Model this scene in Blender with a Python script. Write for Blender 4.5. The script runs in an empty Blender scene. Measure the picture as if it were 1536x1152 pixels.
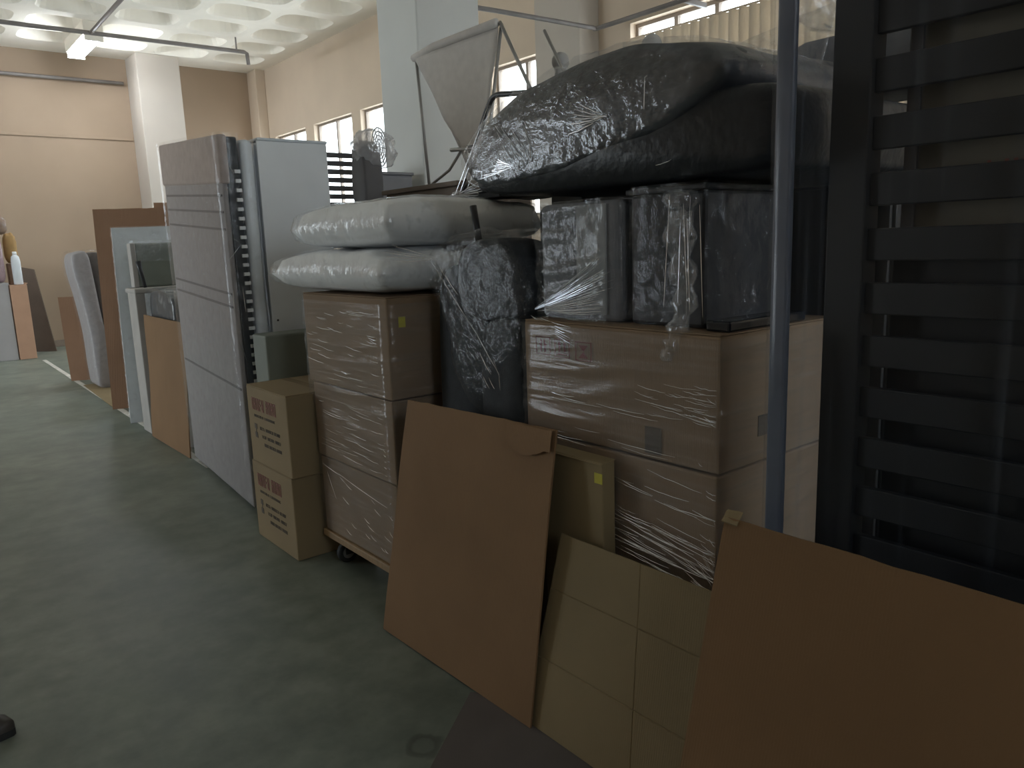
import bpy, bmesh, math, random
from mathutils import Vector, Matrix, noise

random.seed(7)
S = bpy.context.scene
COL = S.collection

# ------------------------------------------------------------------ camera
cd = bpy.data.cameras.new('camera'); cam = bpy.data.objects.new('camera', cd); COL.objects.link(cam)
cd.sensor_width = 36.0; cd.lens = 36.0 * 1154.0 / 1536.0; cd.clip_start = 0.05
cam.matrix_world = Matrix(((0.77309, 0.140627, -0.61851, 0.0),
                           (-0.633376, 0.118646, -0.764695, 0.0),
                           (-0.034153, 0.982928, 0.180794, 1.45),
                           (0, 0, 0, 1)))
S.camera = cam

# ------------------------------------------------------------------ daylight and exposure
W = bpy.data.worlds.new('daylight'); S.world = W; W.use_nodes = True
W.node_tree.nodes['Background'].inputs[0].default_value = (0.85, 0.945, 1.0, 1)
W.node_tree.nodes['Background'].inputs[1].default_value = 6.5
S.view_settings.view_transform = 'Standard'; S.view_settings.look = 'None'
S.view_settings.gamma = 1.0; S.view_settings.use_curve_mapping = False
S.view_settings.exposure = 0.22

def portal(name, loc, rot, sx, sy):
    l = bpy.data.lights.new(name, 'AREA'); l.shape = 'RECTANGLE'; l.size = sx; l.size_y = sy
    l.cycles.is_portal = True
    o = bpy.data.objects.new(name, l); COL.objects.link(o); o.location = loc; o.rotation_euler = rot
portal('loading_door_daylight', (-4.1, 8.6, 1.3), (0, math.radians(-90), 0), 2.6, 2.2)
portal('added_front_window_daylight', (2.45, -3.1, 2.65), (math.radians(90), 0, 0), 6.0, 1.7)  # portal for the added windows behind the camera
portal('added_left_window_daylight', (-4.1, 12.2, 2.65), (0, math.radians(-90), 0), 1.7, 4.0)  # portal for the added, unseen left windows
portal('window_daylight', (6.15, 10.27, 2.7), (0, math.radians(90), 0), 1.7, 7.6)

# ------------------------------------------------------------------ helpers
def wloc(o):
    v = Vector((0, 0, 0))
    while o is not None:
        v += o.location; o = o.parent
    return v

def mk(name, bm, mat, parent=None, smooth=False, **props):
    """link a bmesh (built in world coordinates) as one mesh object"""
    if parent is not None:
        bmesh.ops.translate(bm, verts=bm.verts, vec=-wloc(parent))
    me = bpy.data.meshes.new(name); bm.to_mesh(me); bm.free()
    if smooth:
        for p in me.polygons: p.use_smooth = True
    me.materials.append(mat)
    o = bpy.data.objects.new(name, me); COL.objects.link(o)
    if parent is not None: o.parent = parent
    for k, v in props.items(): o[k] = v
    return o

def thing(name, loc, label, cat, group=None):
    o = bpy.data.objects.new(name, None); COL.objects.link(o); o.location = loc
    o.empty_display_size = 0.1
    o['label'] = label; o['category'] = cat
    if group: o['group'] = group
    return o

def tag(o, label, cat, group=None):
    o['label'] = label; o['category'] = cat
    if group: o['group'] = group
    return o

def structure(name, bm, mat, smooth=False):
    return mk(name, bm, mat, None, smooth, kind='structure')

def bx(bm, x0, x1, y0, y1, z0, z1):
    vs = [bm.verts.new(c) for c in ((x0,y0,z0),(x1,y0,z0),(x1,y1,z0),(x0,y1,z0),(x0,y0,z1),(x1,y0,z1),(x1,y1,z1),(x0,y1,z1))]
    for f in ((0,3,2,1),(4,5,6,7),(0,1,5,4),(1,2,6,5),(2,3,7,6),(3,0,4,7)):
        bm.faces.new([vs[i] for i in f])
    return vs

def box(x0, x1, y0, y1, z0, z1, bev=0.0, seg=2):
    bm = bmesh.new(); bx(bm, x0, x1, y0, y1, z0, z1)
    if bev: bmesh.ops.bevel(bm, geom=bm.edges[:], offset=bev, segments=seg, profile=0.5, affect='EDGES')
    return bm

def rot(bm, ang, axis, c):
    bmesh.ops.rotate(bm, verts=bm.verts, cent=c, matrix=Matrix.Rotation(ang, 3, axis)); return bm

def tube(bm, pts, r, n=8, cap=True):
    pts = [Vector(p) for p in pts]; rings = []
    rr = r if isinstance(r, (list, tuple)) else [r] * len(pts)
    prev = None
    for i, p in enumerate(pts):
        t = (pts[min(i+1, len(pts)-1)] - pts[max(i-1, 0)]).normalized()
        if prev is None:
            a = t.cross(Vector((0, 0, 1)))
            if a.length < 1e-3: a = t.cross(Vector((1, 0, 0)))
        else:
            a = prev - t * prev.dot(t)
        a.normalize(); prev = a; b = t.cross(a)
        rings.append([bm.verts.new(p + (a*math.cos(2*math.pi*k/n) + b*math.sin(2*math.pi*k/n)) * rr[i]) for k in range(n)])
    for i in range(len(rings)-1):
        for k in range(n):
            bm.faces.new((rings[i][k], rings[i][(k+1) % n], rings[i+1][(k+1) % n], rings[i+1][k]))
    if cap:
        bm.faces.new(rings[0][::-1]); bm.faces.new(rings[-1])
    return bm

def tubes(plist, r, n=8):
    bm = bmesh.new()
    for p in plist: tube(bm, p, r, n)
    return bm

def smooth_path(pts, n=6):
    pts = [Vector(p) for p in pts]; out = []
    for i in range(len(pts)-1):
        p0 = pts[max(i-1, 0)]; p1 = pts[i]; p2 = pts[i+1]; p3 = pts[min(i+2, len(pts)-1)]
        for k in range(n):
            t = k / n
            out.append(0.5*((2*p1)+(p2-p0)*t+(2*p0-5*p1+4*p2-p3)*t*t+(3*p1-p0-3*p2+p3)*t**3))
    out.append(pts[-1]); return out

def ellipsoid(c, r, nu=24, nv=14, pw=2.0, fn=None):
    """super-ellipsoid; fn(Vector unit) -> extra radial factor"""
    bm = bmesh.new(); c = Vector(c)
    def sp(v): return math.copysign(abs(v) ** (2.0/pw), v)
    grid = []
    for j in range(1, nv):
        ph = -math.pi/2 + math.pi*j/nv; row = []
        for i in range(nu):
            th = 2*math.pi*i/nu
            d = Vector((sp(math.cos(th))*sp(math.cos(ph)), sp(math.sin(th))*sp(math.cos(ph)), sp(math.sin(ph))))
            k = fn(d) if fn else 1.0
            row.append(bm.verts.new(c + Vector((d.x*r[0], d.y*r[1], d.z*r[2]))*k))
        grid.append(row)
    lo = bm.verts.new(c - Vector((0, 0, r[2]))); hi = bm.verts.new(c + Vector((0, 0, r[2])))
    for j in range(len(grid)-1):
        for i in range(nu):
            bm.faces.new((grid[j][i], grid[j][(i+1) % nu], grid[j+1][(i+1) % nu], grid[j+1][i]))
    for i in range(nu):
        bm.faces.new((lo, grid[0][(i+1) % nu], grid[0][i])); bm.faces.new((hi, grid[-1][i], grid[-1][(i+1) % nu]))
    return bm

def loft(profile, x0, x1, n=14, edge=0.82, grow=0.0, amp=0.0, freq=6.0, seed=0, sub=4, pw=5.0):
    """soft body: a closed (y,z) outline carried along x, drawn in and rounded towards both ends"""
    P = [Vector((0, p[0], p[1])) for p in profile]
    m = len(P); Q = []
    for i in range(m):
        p0, p1, p2, p3 = P[i-1], P[i], P[(i+1) % m], P[(i+2) % m]
        for k in range(sub):
            t = k/sub
            Q.append(0.5*((2*p1)+(p2-p0)*t+(2*p0-5*p1+4*p2-p3)*t*t+(3*p1-p0-3*p2+p3)*t**3))
    c = sum(Q, Vector())/len(Q)
    bm = bmesh.new(); rings = []
    for j in range(n+1):
        t = -1 + 2*j/n
        t = math.copysign(1-(1-abs(t))**1.6, t)
        s = edge + (1-edge)*(1-abs(t)**pw)**(1/pw)
        x = (x0+x1)/2 + t*((x1-x0)/2 + grow)
        ring = []
        for q in Q:
            d = (q-c); v = c + d*s + d.normalized()*grow*s; v.x = x
            if amp:
                dn = noise.noise(Vector((x*freq, v.y*freq, v.z*freq)) + Vector((seed*9.1, 0, 0)))
                v += d.normalized()*amp*dn
            ring.append(bm.verts.new(v))
        rings.append(ring)
    L = len(Q)
    for j in range(n):
        for i in range(L):
            bm.faces.new((rings[j][i], rings[j][(i+1) % L], rings[j+1][(i+1) % L], rings[j+1][i]))
    for ring, rv in ((rings[0], False), (rings[-1], True)):
        cc = sum((v.co for v in ring), Vector())/L
        if not rv: cc.x -= 0.012
        else: cc.x += 0.012
        cv = bm.verts.new(cc)
        for i in range(L):
            f = (cv, ring[(i+1) % L], ring[i]) if not rv else (cv, ring[i], ring[(i+1) % L])
            bm.faces.new(f)
    bmesh.ops.recalc_face_normals(bm, faces=bm.faces)
    return bm

def pillow(cx, cy, z0, z1, lx, ly, nx=22, ny=26, seed=0, box=0.23):
    """stuffed cushion with pinched corners, resting on z0"""
    bm = bmesh.new(); zc = z0 + (z1-z0)*0.45; V = {}
    for sgn in (1, -1):
        for i in range(nx+1):
            for j in range(ny+1):
                u = -1+2*i/nx; v = -1+2*j/ny
                if sgn == -1 and (i in (0, nx) or j in (0, ny)): V[(sgn, i, j)] = V[(1, i, j)]; continue
                h = ((1-abs(u)**3.4)*(1-abs(v)**3.4))**box
                pin = 1 - 0.05*(1-u*u)*abs(v)**3
                pin2 = 1 - 0.07*(1-v*v)*abs(u)**3
                n = noise.noise(Vector((u*2.2+seed*3, v*2.2, sgn*1.7)))*0.018 + noise.noise(Vector((u*6+seed, v*6, sgn)))*0.006
                hh = (z1-zc) if sgn == 1 else (zc-z0)
                z = zc + sgn*hh*h + n*h*(1 if sgn == 1 else 0.2)
                V[(sgn, i, j)] = bm.verts.new((cx+u*lx/2*pin2, cy+v*ly/2*pin, max(z, z0)))
        for i in range(nx):
            for j in range(ny):
                q = [V[(sgn, i, j)], V[(sgn, i+1, j)], V[(sgn, i+1, j+1)], V[(sgn, i, j+1)]]
                bm.faces.new(q if sgn == 1 else q[::-1])
    return bm

def wrap(x0, x1, y0, y1, z0, z1, rad=0.02, amp=0.006, seed=0, top=False, along=2.2, across=26.0, nz=60, step=0.045):
    """stretch film wound round a block: rounded-rectangle ring with tight, nearly level creases"""
    pts = []
    def seg(a, b):
        n = max(2, int((Vector(b)-Vector(a)).length/step))
        for k in range(n): pts.append(Vector(a).lerp(Vector(b), k/n))
    corners = [(x0+rad, y0), (x1-rad, y0), (x1, y0+rad), (x1, y1-rad), (x1-rad, y1), (x0+rad, y1), (x0, y1-rad), (x0, y0+rad)]
    for i in range(8): seg(corners[i], corners[(i+1) % 8])
    c = Vector(((x0+x1)/2, (y0+y1)/2)); bm = bmesh.new(); rings = []
    for j in range(nz+1):
        z = z0+(z1-z0)*j/nz; ring = []
        for p in pts:
            d = (p-c).normalized()
            zz = z*across + noise.noise(Vector((p.x*1.3, p.y*1.3, seed*5)))*5 + (p.x+p.y)*1.5
            a = noise.noise(Vector((p.x*along, p.y*along, zz+seed*11)))
            a = max(0.0, a)
            ring.append(bm.verts.new((p.x+d.x*amp*a, p.y+d.y*amp*a, z)))
        rings.append(ring)
    L = len(pts)
    for j in range(nz):
        for i in range(L):
            bm.faces.new((rings[j][i], rings[j][(i+1) % L], rings[j+1][(i+1) % L], rings[j+1][i]))
    if top:
        cv = bm.verts.new((c.x, c.y, z1+0.004))
        for i in range(L): bm.faces.new((cv, rings[-1][i], rings[-1][(i+1) % L]))
    return bm

def creases(segs, r=0.0016, seed=0, sag=0.004):
    """folded-over strings of film: thin tapering cords"""
    bm = bmesh.new(); rnd = random.Random(seed)
    for a, b in segs:
        a = Vector(a); b = Vector(b); pts = []; n = 6
        for k in range(n+1):
            t = k/n; p = a.lerp(b, t); p.z -= sag*4*t*(1-t)*rnd.uniform(0.3, 1); pts.append(p)
        k0 = rnd.uniform(0.6, 1.3)
        tube(bm, pts, [r*k0*(0.35+2.6*t*(1-t)) for t in [k/n for k in range(n+1)]], 5)
    return bm

def fan(o, ends, n, jitter=0.0, seed=1):
    rnd = random.Random(seed); out = []
    a = Vector(ends[0]); b = Vector(ends[1])
    for k in range(n):
        t = (k+rnd.uniform(-.3, .3))/max(1, n-1); e = a.lerp(b, t)
        s = Vector(o).lerp(e, rnd.uniform(0.02, 0.35))
        out.append((s, Vector(o).lerp(e, rnd.uniform(0.75, 1.0))))
    return out

def face_streaks(x, ya, yb, za, zb, n, lmin, lmax, slope=0.0, seed=1):
    """nearly level streaks on a face of constant x"""
    rnd = random.Random(seed); out = []
    for k in range(n):
        y = rnd.uniform(ya, yb); z = rnd.uniform(za, zb); l = rnd.uniform(lmin, lmax)
        s = slope + rnd.uniform(-0.06, 0.06)
        out.append(((x, y, z), (x, max(ya, y-l), z-s*l)))
    return out

def sheet(bl, br, tr, tl, th, nu=16, nv=20, warp=0.006, seed=0, ragged=0.0, grooves=()):
    """a stiff board between four corners, with thickness, slight warp and optional scored grooves (axis, position)"""
    bl, br, tr, tl = map(Vector, (bl, br, tr, tl))
    N = (br-bl).cross(tl-bl).normalized()
    us = sorted(set([i/nu for i in range(nu+1)] + [g+d for ax, g in grooves if ax == 'u' for d in (-.0035, 0, .0035)]))
    vs = sorted(set([i/nv for i in range(nv+1)] + [g+d for ax, g in grooves if ax == 'v' for d in (-.005, 0, .005)]))
    bm = bmesh.new(); V = {}
    for s in (0, 1):
        for i, u in enumerate(us):
            for j, v in enumerate(vs):
                p = bl.lerp(br, u).lerp(tl.lerp(tr, u), v)
                w = warp*noise.noise(Vector((u*2+seed, v*2, seed*1.3)))*min(1, v*3)
                if ragged and v == 1.0: p.z += ragged*noise.noise(Vector((u*18, seed, 0)))
                g = 0.0
                if s == 0:
                    for ax, q in grooves:
                        if abs((u if ax == 'u' else v)-q) < 1e-6: g = -th*(0.28 if ax == 'u' else 0.55)
                V[(s, i, j)] = bm.verts.new(p + N*(w + (g if s == 0 else -th)))
    I, J = len(us)-1, len(vs)-1
    for i in range(I):
        for j in range(J):
            q = [(i, j), (i+1, j), (i+1, j+1), (i, j+1)]
            bm.faces.new([V[(0,)+k] for k in q]); bm.faces.new([V[(1,)+k] for k in q[::-1]])
    for i in range(I):
        bm.faces.new((V[(0,i+1,0)], V[(0,i,0)], V[(1,i,0)], V[(1,i+1,0)])); bm.faces.new((V[(0,i,J)], V[(0,i+1,J)], V[(1,i+1,J)], V[(1,i,J)]))
    for j in range(J):
        bm.faces.new((V[(0,0,j)], V[(0,0,j+1)], V[(1,0,j+1)], V[(1,0,j)])); bm.faces.new((V[(0,I,j+1)], V[(0,I,j)], V[(1,I,j)], V[(1,I,j+1)]))
    return bm

# ------------------------------------------------------------------ materials
def M(name, col, rough=0.6, var=0.12, scale=6.0, bump=0.0, bscale=60.0, metal=0.0, spec=0.5, stretch=None, detail=4.0):
    m = bpy.data.materials.new(name); m.use_nodes = True; nt = m.node_tree; b = nt.nodes['Principled BSDF']
    b.inputs['Roughness'].default_value = rough; b.inputs['Metallic'].default_value = metal
    b.inputs['Specular IOR Level'].default_value = spec
    tc = nt.nodes.new('ShaderNodeTexCoord'); mp = nt.nodes.new('ShaderNodeMapping')
    nt.links.new(tc.outputs['Object'], mp.inputs['Vector'])
    if stretch: mp.inputs['Scale'].default_value = stretch
    n = nt.nodes.new('ShaderNodeTexNoise'); n.inputs['Scale'].default_value = scale; n.inputs['Detail'].default_value = detail
    nt.links.new(mp.outputs[0], n.inputs['Vector'])
    r = nt.nodes.new('ShaderNodeValToRGB'); e = r.color_ramp.elements
    e[0].position = 0.3; e[1].position = 0.7
    e[0].color = tuple(c*(1-var) for c in col)+(1,); e[1].color = tuple(min(1, c*(1+var)) for c in col)+(1,)
    nt.links.new(n.outputs['Fac'], r.inputs['Fac']); nt.links.new(r.outputs['Color'], b.inputs['Base Color'])
    if bump:
        n2 = nt.nodes.new('ShaderNodeTexNoise'); n2.inputs['Scale'].default_value = bscale
        nt.links.new(mp.outputs[0], n2.inputs['Vector'])
        bp = nt.nodes.new('ShaderNodeBump'); bp.inputs['Strength'].default_value = bump; bp.inputs['Distance'].default_value = 0.01
        nt.links.new(n2.outputs['Fac'], bp.inputs['Height']); nt.links.new(bp.outputs['Normal'], b.inputs['Normal'])
    return m

def film_mat(name, base=0.07, streak=0.25, stretch=(3, 3, 60), tint=(0.72, 0.76, 0.82), rough=0.16, bump=0.5, thresh=(0.5, 0.75), refl=0.06):
    """clear stretch film: mostly transparent, glossy, cloudier where it is doubled or creased"""
    m = bpy.data.materials.new(name); m.use_nodes = True; nt = m.node_tree
    for n in list(nt.nodes): nt.nodes.remove(n)
    out = nt.nodes.new('ShaderNodeOutputMaterial'); mix = nt.nodes.new('ShaderNodeMixShader')
    tr = nt.nodes.new('ShaderNodeBsdfTransparent'); b = nt.nodes.new('ShaderNodeBsdfPrincipled')
    b.inputs['Base Color'].default_value = tint+(1,); b.inputs['Roughness'].default_value = rough
    b.inputs['Specular IOR Level'].default_value = 0.9
    tc = nt.nodes.new('ShaderNodeTexCoord'); mp = nt.nodes.new('ShaderNodeMapping'); mp.inputs['Scale'].default_value = stretch
    n = nt.nodes.new('ShaderNodeTexNoise'); n.inputs['Scale'].default_value = 1.0; n.inputs['Detail'].default_value = 5.0
    nt.links.new(tc.outputs['Object'], mp.inputs['Vector']); nt.links.new(mp.outputs[0], n.inputs['Vector'])
    r = nt.nodes.new('ShaderNodeMapRange'); r.inputs[1].default_value = thresh[0]; r.inputs[2].default_value = thresh[1]
    r.inputs[3].default_value = base; r.inputs[4].default_value = base+streak
    nt.links.new(n.outputs['Fac'], r.inputs[0])
    bp = nt.nodes.new('ShaderNodeBump'); bp.inputs['Strength'].default_value = bump; bp.inputs['Distance'].default_value = 0.01
    nt.links.new(n.outputs['Fac'], bp.inputs['Height']); nt.links.new(bp.outputs['Normal'], b.inputs['Normal'])
    nt.links.new(r.outputs[0], mix.inputs['Fac']); nt.links.new(tr.outputs[0], mix.inputs[1]); nt.links.new(b.outputs[0], mix.inputs[2])
    lw = nt.nodes.new('ShaderNodeLayerWeight'); lw.inputs['Blend'].default_value = 0.5
    pw_ = nt.nodes.new('ShaderNodeMath'); pw_.operation = 'POWER'; pw_.inputs[1].default_value = 4.0
    fr = nt.nodes.new('ShaderNodeMath'); fr.operation = 'MULTIPLY_ADD'; fr.inputs[1].default_value = 0.30; fr.inputs[2].default_value = refl
    nt.links.new(lw.outputs['Facing'], pw_.inputs[0]); nt.links.new(pw_.outputs[0], fr.inputs[0])
    gl = nt.nodes.new('ShaderNodeBsdfGlossy'); gl.inputs['Roughness'].default_value = rough*0.7; gl.inputs['Color'].default_value = (0.95, 0.97, 1, 1)
    top = nt.nodes.new('ShaderNodeMixShader')
    nt.links.new(bp.outputs['Normal'], gl.inputs['Normal'])
    nt.links.new(fr.outputs[0], top.inputs['Fac']); nt.links.new(mix.outputs[0], top.inputs[1]); nt.links.new(gl.outputs[0], top.inputs[2])
    nt.links.new(top.outputs[0], out.inputs['Surface'])
    return m

def emit(name, col, s):
    m = bpy.data.materials.new(name); m.use_nodes = True; nt = m.node_tree
    b = nt.nodes['Principled BSDF']; b.inputs['Base Color'].default_value = col+(1,)
    b.inputs['Emission Color'].default_value = col+(1,); b.inputs['Emission Strength'].default_value = s
    return m

def concrete():
    m = M('concrete_floor', (0.30, 0.315, 0.27), 0.42, 0.0, 1.0); nt = m.node_tree; b = nt.nodes['Principled BSDF']
    tc = nt.nodes.new('ShaderNodeTexCoord')
    def nz(s, d, a, c, e0, e1):
        n = nt.nodes.new('ShaderNodeTexNoise'); n.inputs['Scale'].default_value = s; n.inputs['Detail'].default_value = d
        n.inputs['Roughness'].default_value = 0.62
        nt.links.new(tc.outputs['Object'], n.inputs['Vector'])
        r = nt.nodes.new('ShaderNodeValToRGB'); e = r.color_ramp.elements
        e[0].position = e0; e[1].position = e1; e[0].color = a+(1,); e[1].color = c+(1,)
        nt.links.new(n.outputs['Fac'], r.inputs['Fac']); return n, r
    n1, r1 = nz(0.9, 8, (0.14, 0.165, 0.145), (0.24, 0.258, 0.225), 0.34, 0.66)
    n2, r2 = nz(5.5, 7, (0.72, 0.74, 0.72), (1.12, 1.1, 1.08), 0.36, 0.64)
    mul = nt.nodes.new('ShaderNodeMixRGB'); mul.blend_type = 'MULTIPLY'; mul.inputs[0].default_value = 1.0
    nt.links.new(r1.outputs[0], mul.inputs[1]); nt.links.new(r2.outputs[0], mul.inputs[2])
    # dried water ring on the concrete
    d = nt.nodes.new('ShaderNodeVectorMath'); d.operation = 'SUBTRACT'; d.inputs[1].default_value = (1.056, 1.775, 0)
    nd = nt.nodes.new('ShaderNodeTexNoise'); nd.inputs['Scale'].default_value = 14; nt.links.new(tc.outputs['Object'], nd.inputs['Vector'])
    nt.links.new(tc.outputs['Object'], d.inputs[0])
    ln = nt.nodes.new('ShaderNodeVectorMath'); ln.operation = 'LENGTH'; nt.links.new(d.outputs[0], ln.inputs[0])
    ad = nt.nodes.new('ShaderNodeMath'); ad.operation = 'MULTIPLY_ADD'; ad.inputs[1].default_value = 0.05; nt.links.new(nd.outputs['Fac'], ad.inputs[0]); nt.links.new(ln.outputs['Value'], ad.inputs[2])
    rr = nt.nodes.new('ShaderNodeValToRGB'); e = rr.color_ramp.elements; e[0].position = 0.0; e[0].color = (0.85, 0.87, 0.86, 1)
    e[1].position = 0.055; e[1].color = (0.78, 0.8, 0.79, 1)
    for p, c in ((0.066, 0.5), (0.08, 0.62), (0.088, 1.0)):
        q = e.new(p); q.color = (c, c*1.02, c, 1)
    nt.links.new(ad.outputs[0], rr.inputs['Fac'])
    mul2 = nt.nodes.new('ShaderNodeMixRGB'); mul2.blend_type = 'MULTIPLY'; mul2.inputs[0].default_value = 1.0
    nt.links.new(mul.outputs[0], mul2.inputs[1]); nt.links.new(rr.outputs[0], mul2.inputs[2])
    nt.links.new(mul2.outputs[0], b.inputs['Base Color'])
    mr = nt.nodes.new('ShaderNodeMapRange'); mr.inputs[3].default_value = 0.38; mr.inputs[4].default_value = 0.62
    nt.links.new(n2.outputs['Fac'], mr.inputs[0]); nt.links.new(mr.outputs[0], b.inputs['Roughness'])
    return m

def cardboard(name, col, rough=0.75, var=0.07):
    m = M(name, col, rough, var, 3.0, 0.0, spec=0.25, detail=5); nt = m.node_tree; b = nt.nodes['Principled BSDF']
    tc = nt.nodes.new('ShaderNodeTexCoord'); w = nt.nodes.new('ShaderNodeTexWave'); w.bands_direction = 'Y'
    w.inputs['Scale'].default_value = 45; w.inputs['Distortion'].default_value = 0.6
    nt.links.new(tc.outputs['Object'], w.inputs['Vector'])
    bp = nt.nodes.new('ShaderNodeBump'); bp.inputs['Strength'].default_value = 0.12; bp.inputs['Distance'].default_value = 0.004
    nt.links.new(w.outputs['Fac'], bp.inputs['Height']); nt.links.new(bp.outputs['Normal'], b.inputs['Normal'])
    return m

m_floor = concrete()
m_wall = M('cream_wall_paint', (0.60, 0.49, 0.38), 0.75, 0.05, 1.2)
m_wallfar = M('tan_wall_paint', (0.37, 0.275, 0.195), 0.75, 0.05, 1.2)
m_ceil = M('white_ceiling_paint', (0.90, 0.85, 0.76), 0.8, 0.04, 2.0)
m_col = M('white_column_paint', (0.48, 0.43, 0.375), 0.7, 0.04, 1.5)
m_colgrey = M('grey_column_paint', (0.74, 0.75, 0.73), 0.7, 0.05, 1.5)
m_frame = M('brown_window_frame', (0.30, 0.25, 0.21), 0.5, 0.1)
m_pipe = M('grey_conduit', (0.20, 0.18, 0.17), 0.5, 0.15)
m_line = M('white_floor_paint', (0.62, 0.60, 0.55), 0.6, 0.25, 14)
m_card = cardboard('brown_cardboard', (0.255, 0.152, 0.080))
m_card2 = cardboard('kraft_cardboard', (0.27, 0.205, 0.115))
m_cardred = cardboard('red_brown_cardboard', (0.30, 0.175, 0.11))
m_carton = cardboard('carton_board', (0.255, 0.178, 0.115))
m_carton2 = cardboard('pale_carton_board', (0.31, 0.235, 0.14))
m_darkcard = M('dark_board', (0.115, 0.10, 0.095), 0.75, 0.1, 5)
m_tape = M('parcel_tape', (0.36, 0.27, 0.17), 0.25, 0.05)
m_red = M('red_print', (0.22, 0.08, 0.06), 0.7, 0.15, 20)
m_red2 = M('strong_red_print', (0.17, 0.03, 0.025), 0.7, 0.15, 20)
m_ink = M('dark_print', (0.10, 0.078, 0.06), 0.7, 0.15, 20)
m_yellow = M('yellow_sticker', (0.52, 0.46, 0.05), 0.6, 0.08)
m_black = M('black_leather', (0.014, 0.016, 0.02), 0.38, 0.2, 9, 0.25, 40)
m_blackwood = M('black_wood', (0.006, 0.007, 0.010), 0.6, 0.25, 9)
m_char = M('charcoal_fabric', (0.03, 0.034, 0.04), 0.8, 0.15, 30, 0.2, 200)
m_greyfab = M('grey_fabric', (0.15, 0.155, 0.17), 0.85, 0.12, 30, 0.2, 200)
m_white = M('white_cloth', (0.86, 0.87, 0.88), 0.8, 0.05, 8, 0.2, 30)
m_offwhite = M('off_white_plastic', (0.42, 0.40, 0.38), 0.6, 0.06, 8)
m_dusk = M('dark_taupe_fabric', (0.13, 0.115, 0.11), 0.85, 0.1, 20)
m_hazemetal = M('haze_greyed_metal', (0.12, 0.115, 0.12), 0.5, 0.1)  # dark metal, greyed in its colour to stand in for haze
m_foam = M('white_foam', (0.70, 0.74, 0.78), 0.75, 0.04, 10)
m_panelgrey = M('grey_panel', (0.80, 0.82, 0.84), 0.55, 0.04, 3)
m_palebox = M('pale_box_board', (0.40, 0.385, 0.39), 0.7, 0.05, 4)
m_taupe = M('taupe_fabric', (0.44, 0.37, 0.34), 0.85, 0.08, 20, 0.2, 150)
m_taupe2 = M('light_taupe_fabric', (0.34, 0.32, 0.325), 0.85, 0.08, 20, 0.2, 150)
m_seam = M('dark_seam', (0.17, 0.16, 0.165), 0.85, 0.1, 20)
m_greengrey = M('green_grey_panel', (0.20, 0.22, 0.19), 0.6, 0.06, 6)
m_metal = M('dull_metal_tube', (0.42, 0.41, 0.40), 0.4, 0.1, 10, metal=0.5)
m_darkmetal = M('dark_metal', (0.04, 0.04, 0.045), 0.4, 0.1, 10)
m_rubber = M('black_rubber', (0.02, 0.022, 0.024), 0.7, 0.1)
m_canvas = M('grey_canvas', (0.66, 0.62, 0.58), 0.85, 0.05, 20, 0.15, 200)
m_wood = M('plywood', (0.33, 0.22, 0.12), 0.65, 0.12, 8, stretch=(1, 6, 1))
m_bag = M('pink_bag', (0.33, 0.22, 0.24), 0.5, 0.12, 10)
m_ochre = M('ochre_cloth', (0.40, 0.25, 0.10), 0.8, 0.15, 12)
m_brown = M('brown_cloth', (0.22, 0.14, 0.09), 0.75, 0.2, 12)
m_film = film_mat('stretch_film', 0.05, 0.12, refl=0.018)
m_filmv = film_mat('stretch_film_upright', 0.012, 0.10, (26, 26, 0.5), (0.35, 0.42, 0.55), 0.18, 0.3, (0.55, 0.75), refl=0.012)
m_filmbag = film_mat('crumpled_film', 0.08, 0.26, (16, 16, 16), (0.75, 0.8, 0.86), 0.12, 1.0, (0.55, 0.75))
m_filmclear = film_mat('clear_crumpled_film', 0.03, 0.14, (18, 18, 18), (0.6, 0.66, 0.75), 0.09, 1.0, (0.56, 0.78), refl=0.03)
m_filmdark = film_mat('thin_clear_film', 0.012, 0.07, (20, 20, 20), (0.5, 0.56, 0.66), 0.07, 1.0, (0.58, 0.8), refl=0.018)
m_filmsofa = film_mat('film_over_leather', 0.07, 0.20, (9, 14, 22), (0.55, 0.6, 0.7), 0.13, 1.0, (0.55, 0.80))
m_crease = M('film_cord', (0.86, 0.89, 0.94), 0.16, 0.05, 20, metal=0.85)
m_filmcloud = film_mat('cloudy_film', 0.42, 0.3, (12, 12, 12), (0.8, 0.79, 0.82), 0.15, 0.8)
m_glass = film_mat('window_glass', 0.06, 0.02, (2, 2, 2), (0.8, 0.8, 0.8), 0.05, 0.0, refl=0.03)
m_tube = emit('lit_fluorescent_tube', (0.86, 0.93, 1.0), 70.0)

# ================================================================== THE SETTING
structure('floor', box(-4.2, 6.2, -3.2, 14.9, -0.12, 0), m_floor)

# ceiling: waffle slab, one cast coffer per cell
PX, PY, ZC = 0.95, 0.87, 4.7
bm = bmesh.new()
bx(bm, -4.2, 6.2, -3.2, 14.9, 5.06, 5.2)
bx(bm, 5.795, 6.2, -3.2, 14.9, ZC, 5.06); bx(bm, -4.2, -3.705, -3.2, 14.9, ZC, 5.06)
bx(bm, -3.705, 5.795, 14.155, 14.9, ZC, 5.06); bx(bm, -3.705, 5.795, -3.2, -2.375, ZC, 5.06)
ceiling = structure('ceiling', bm, m_ceil)

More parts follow.
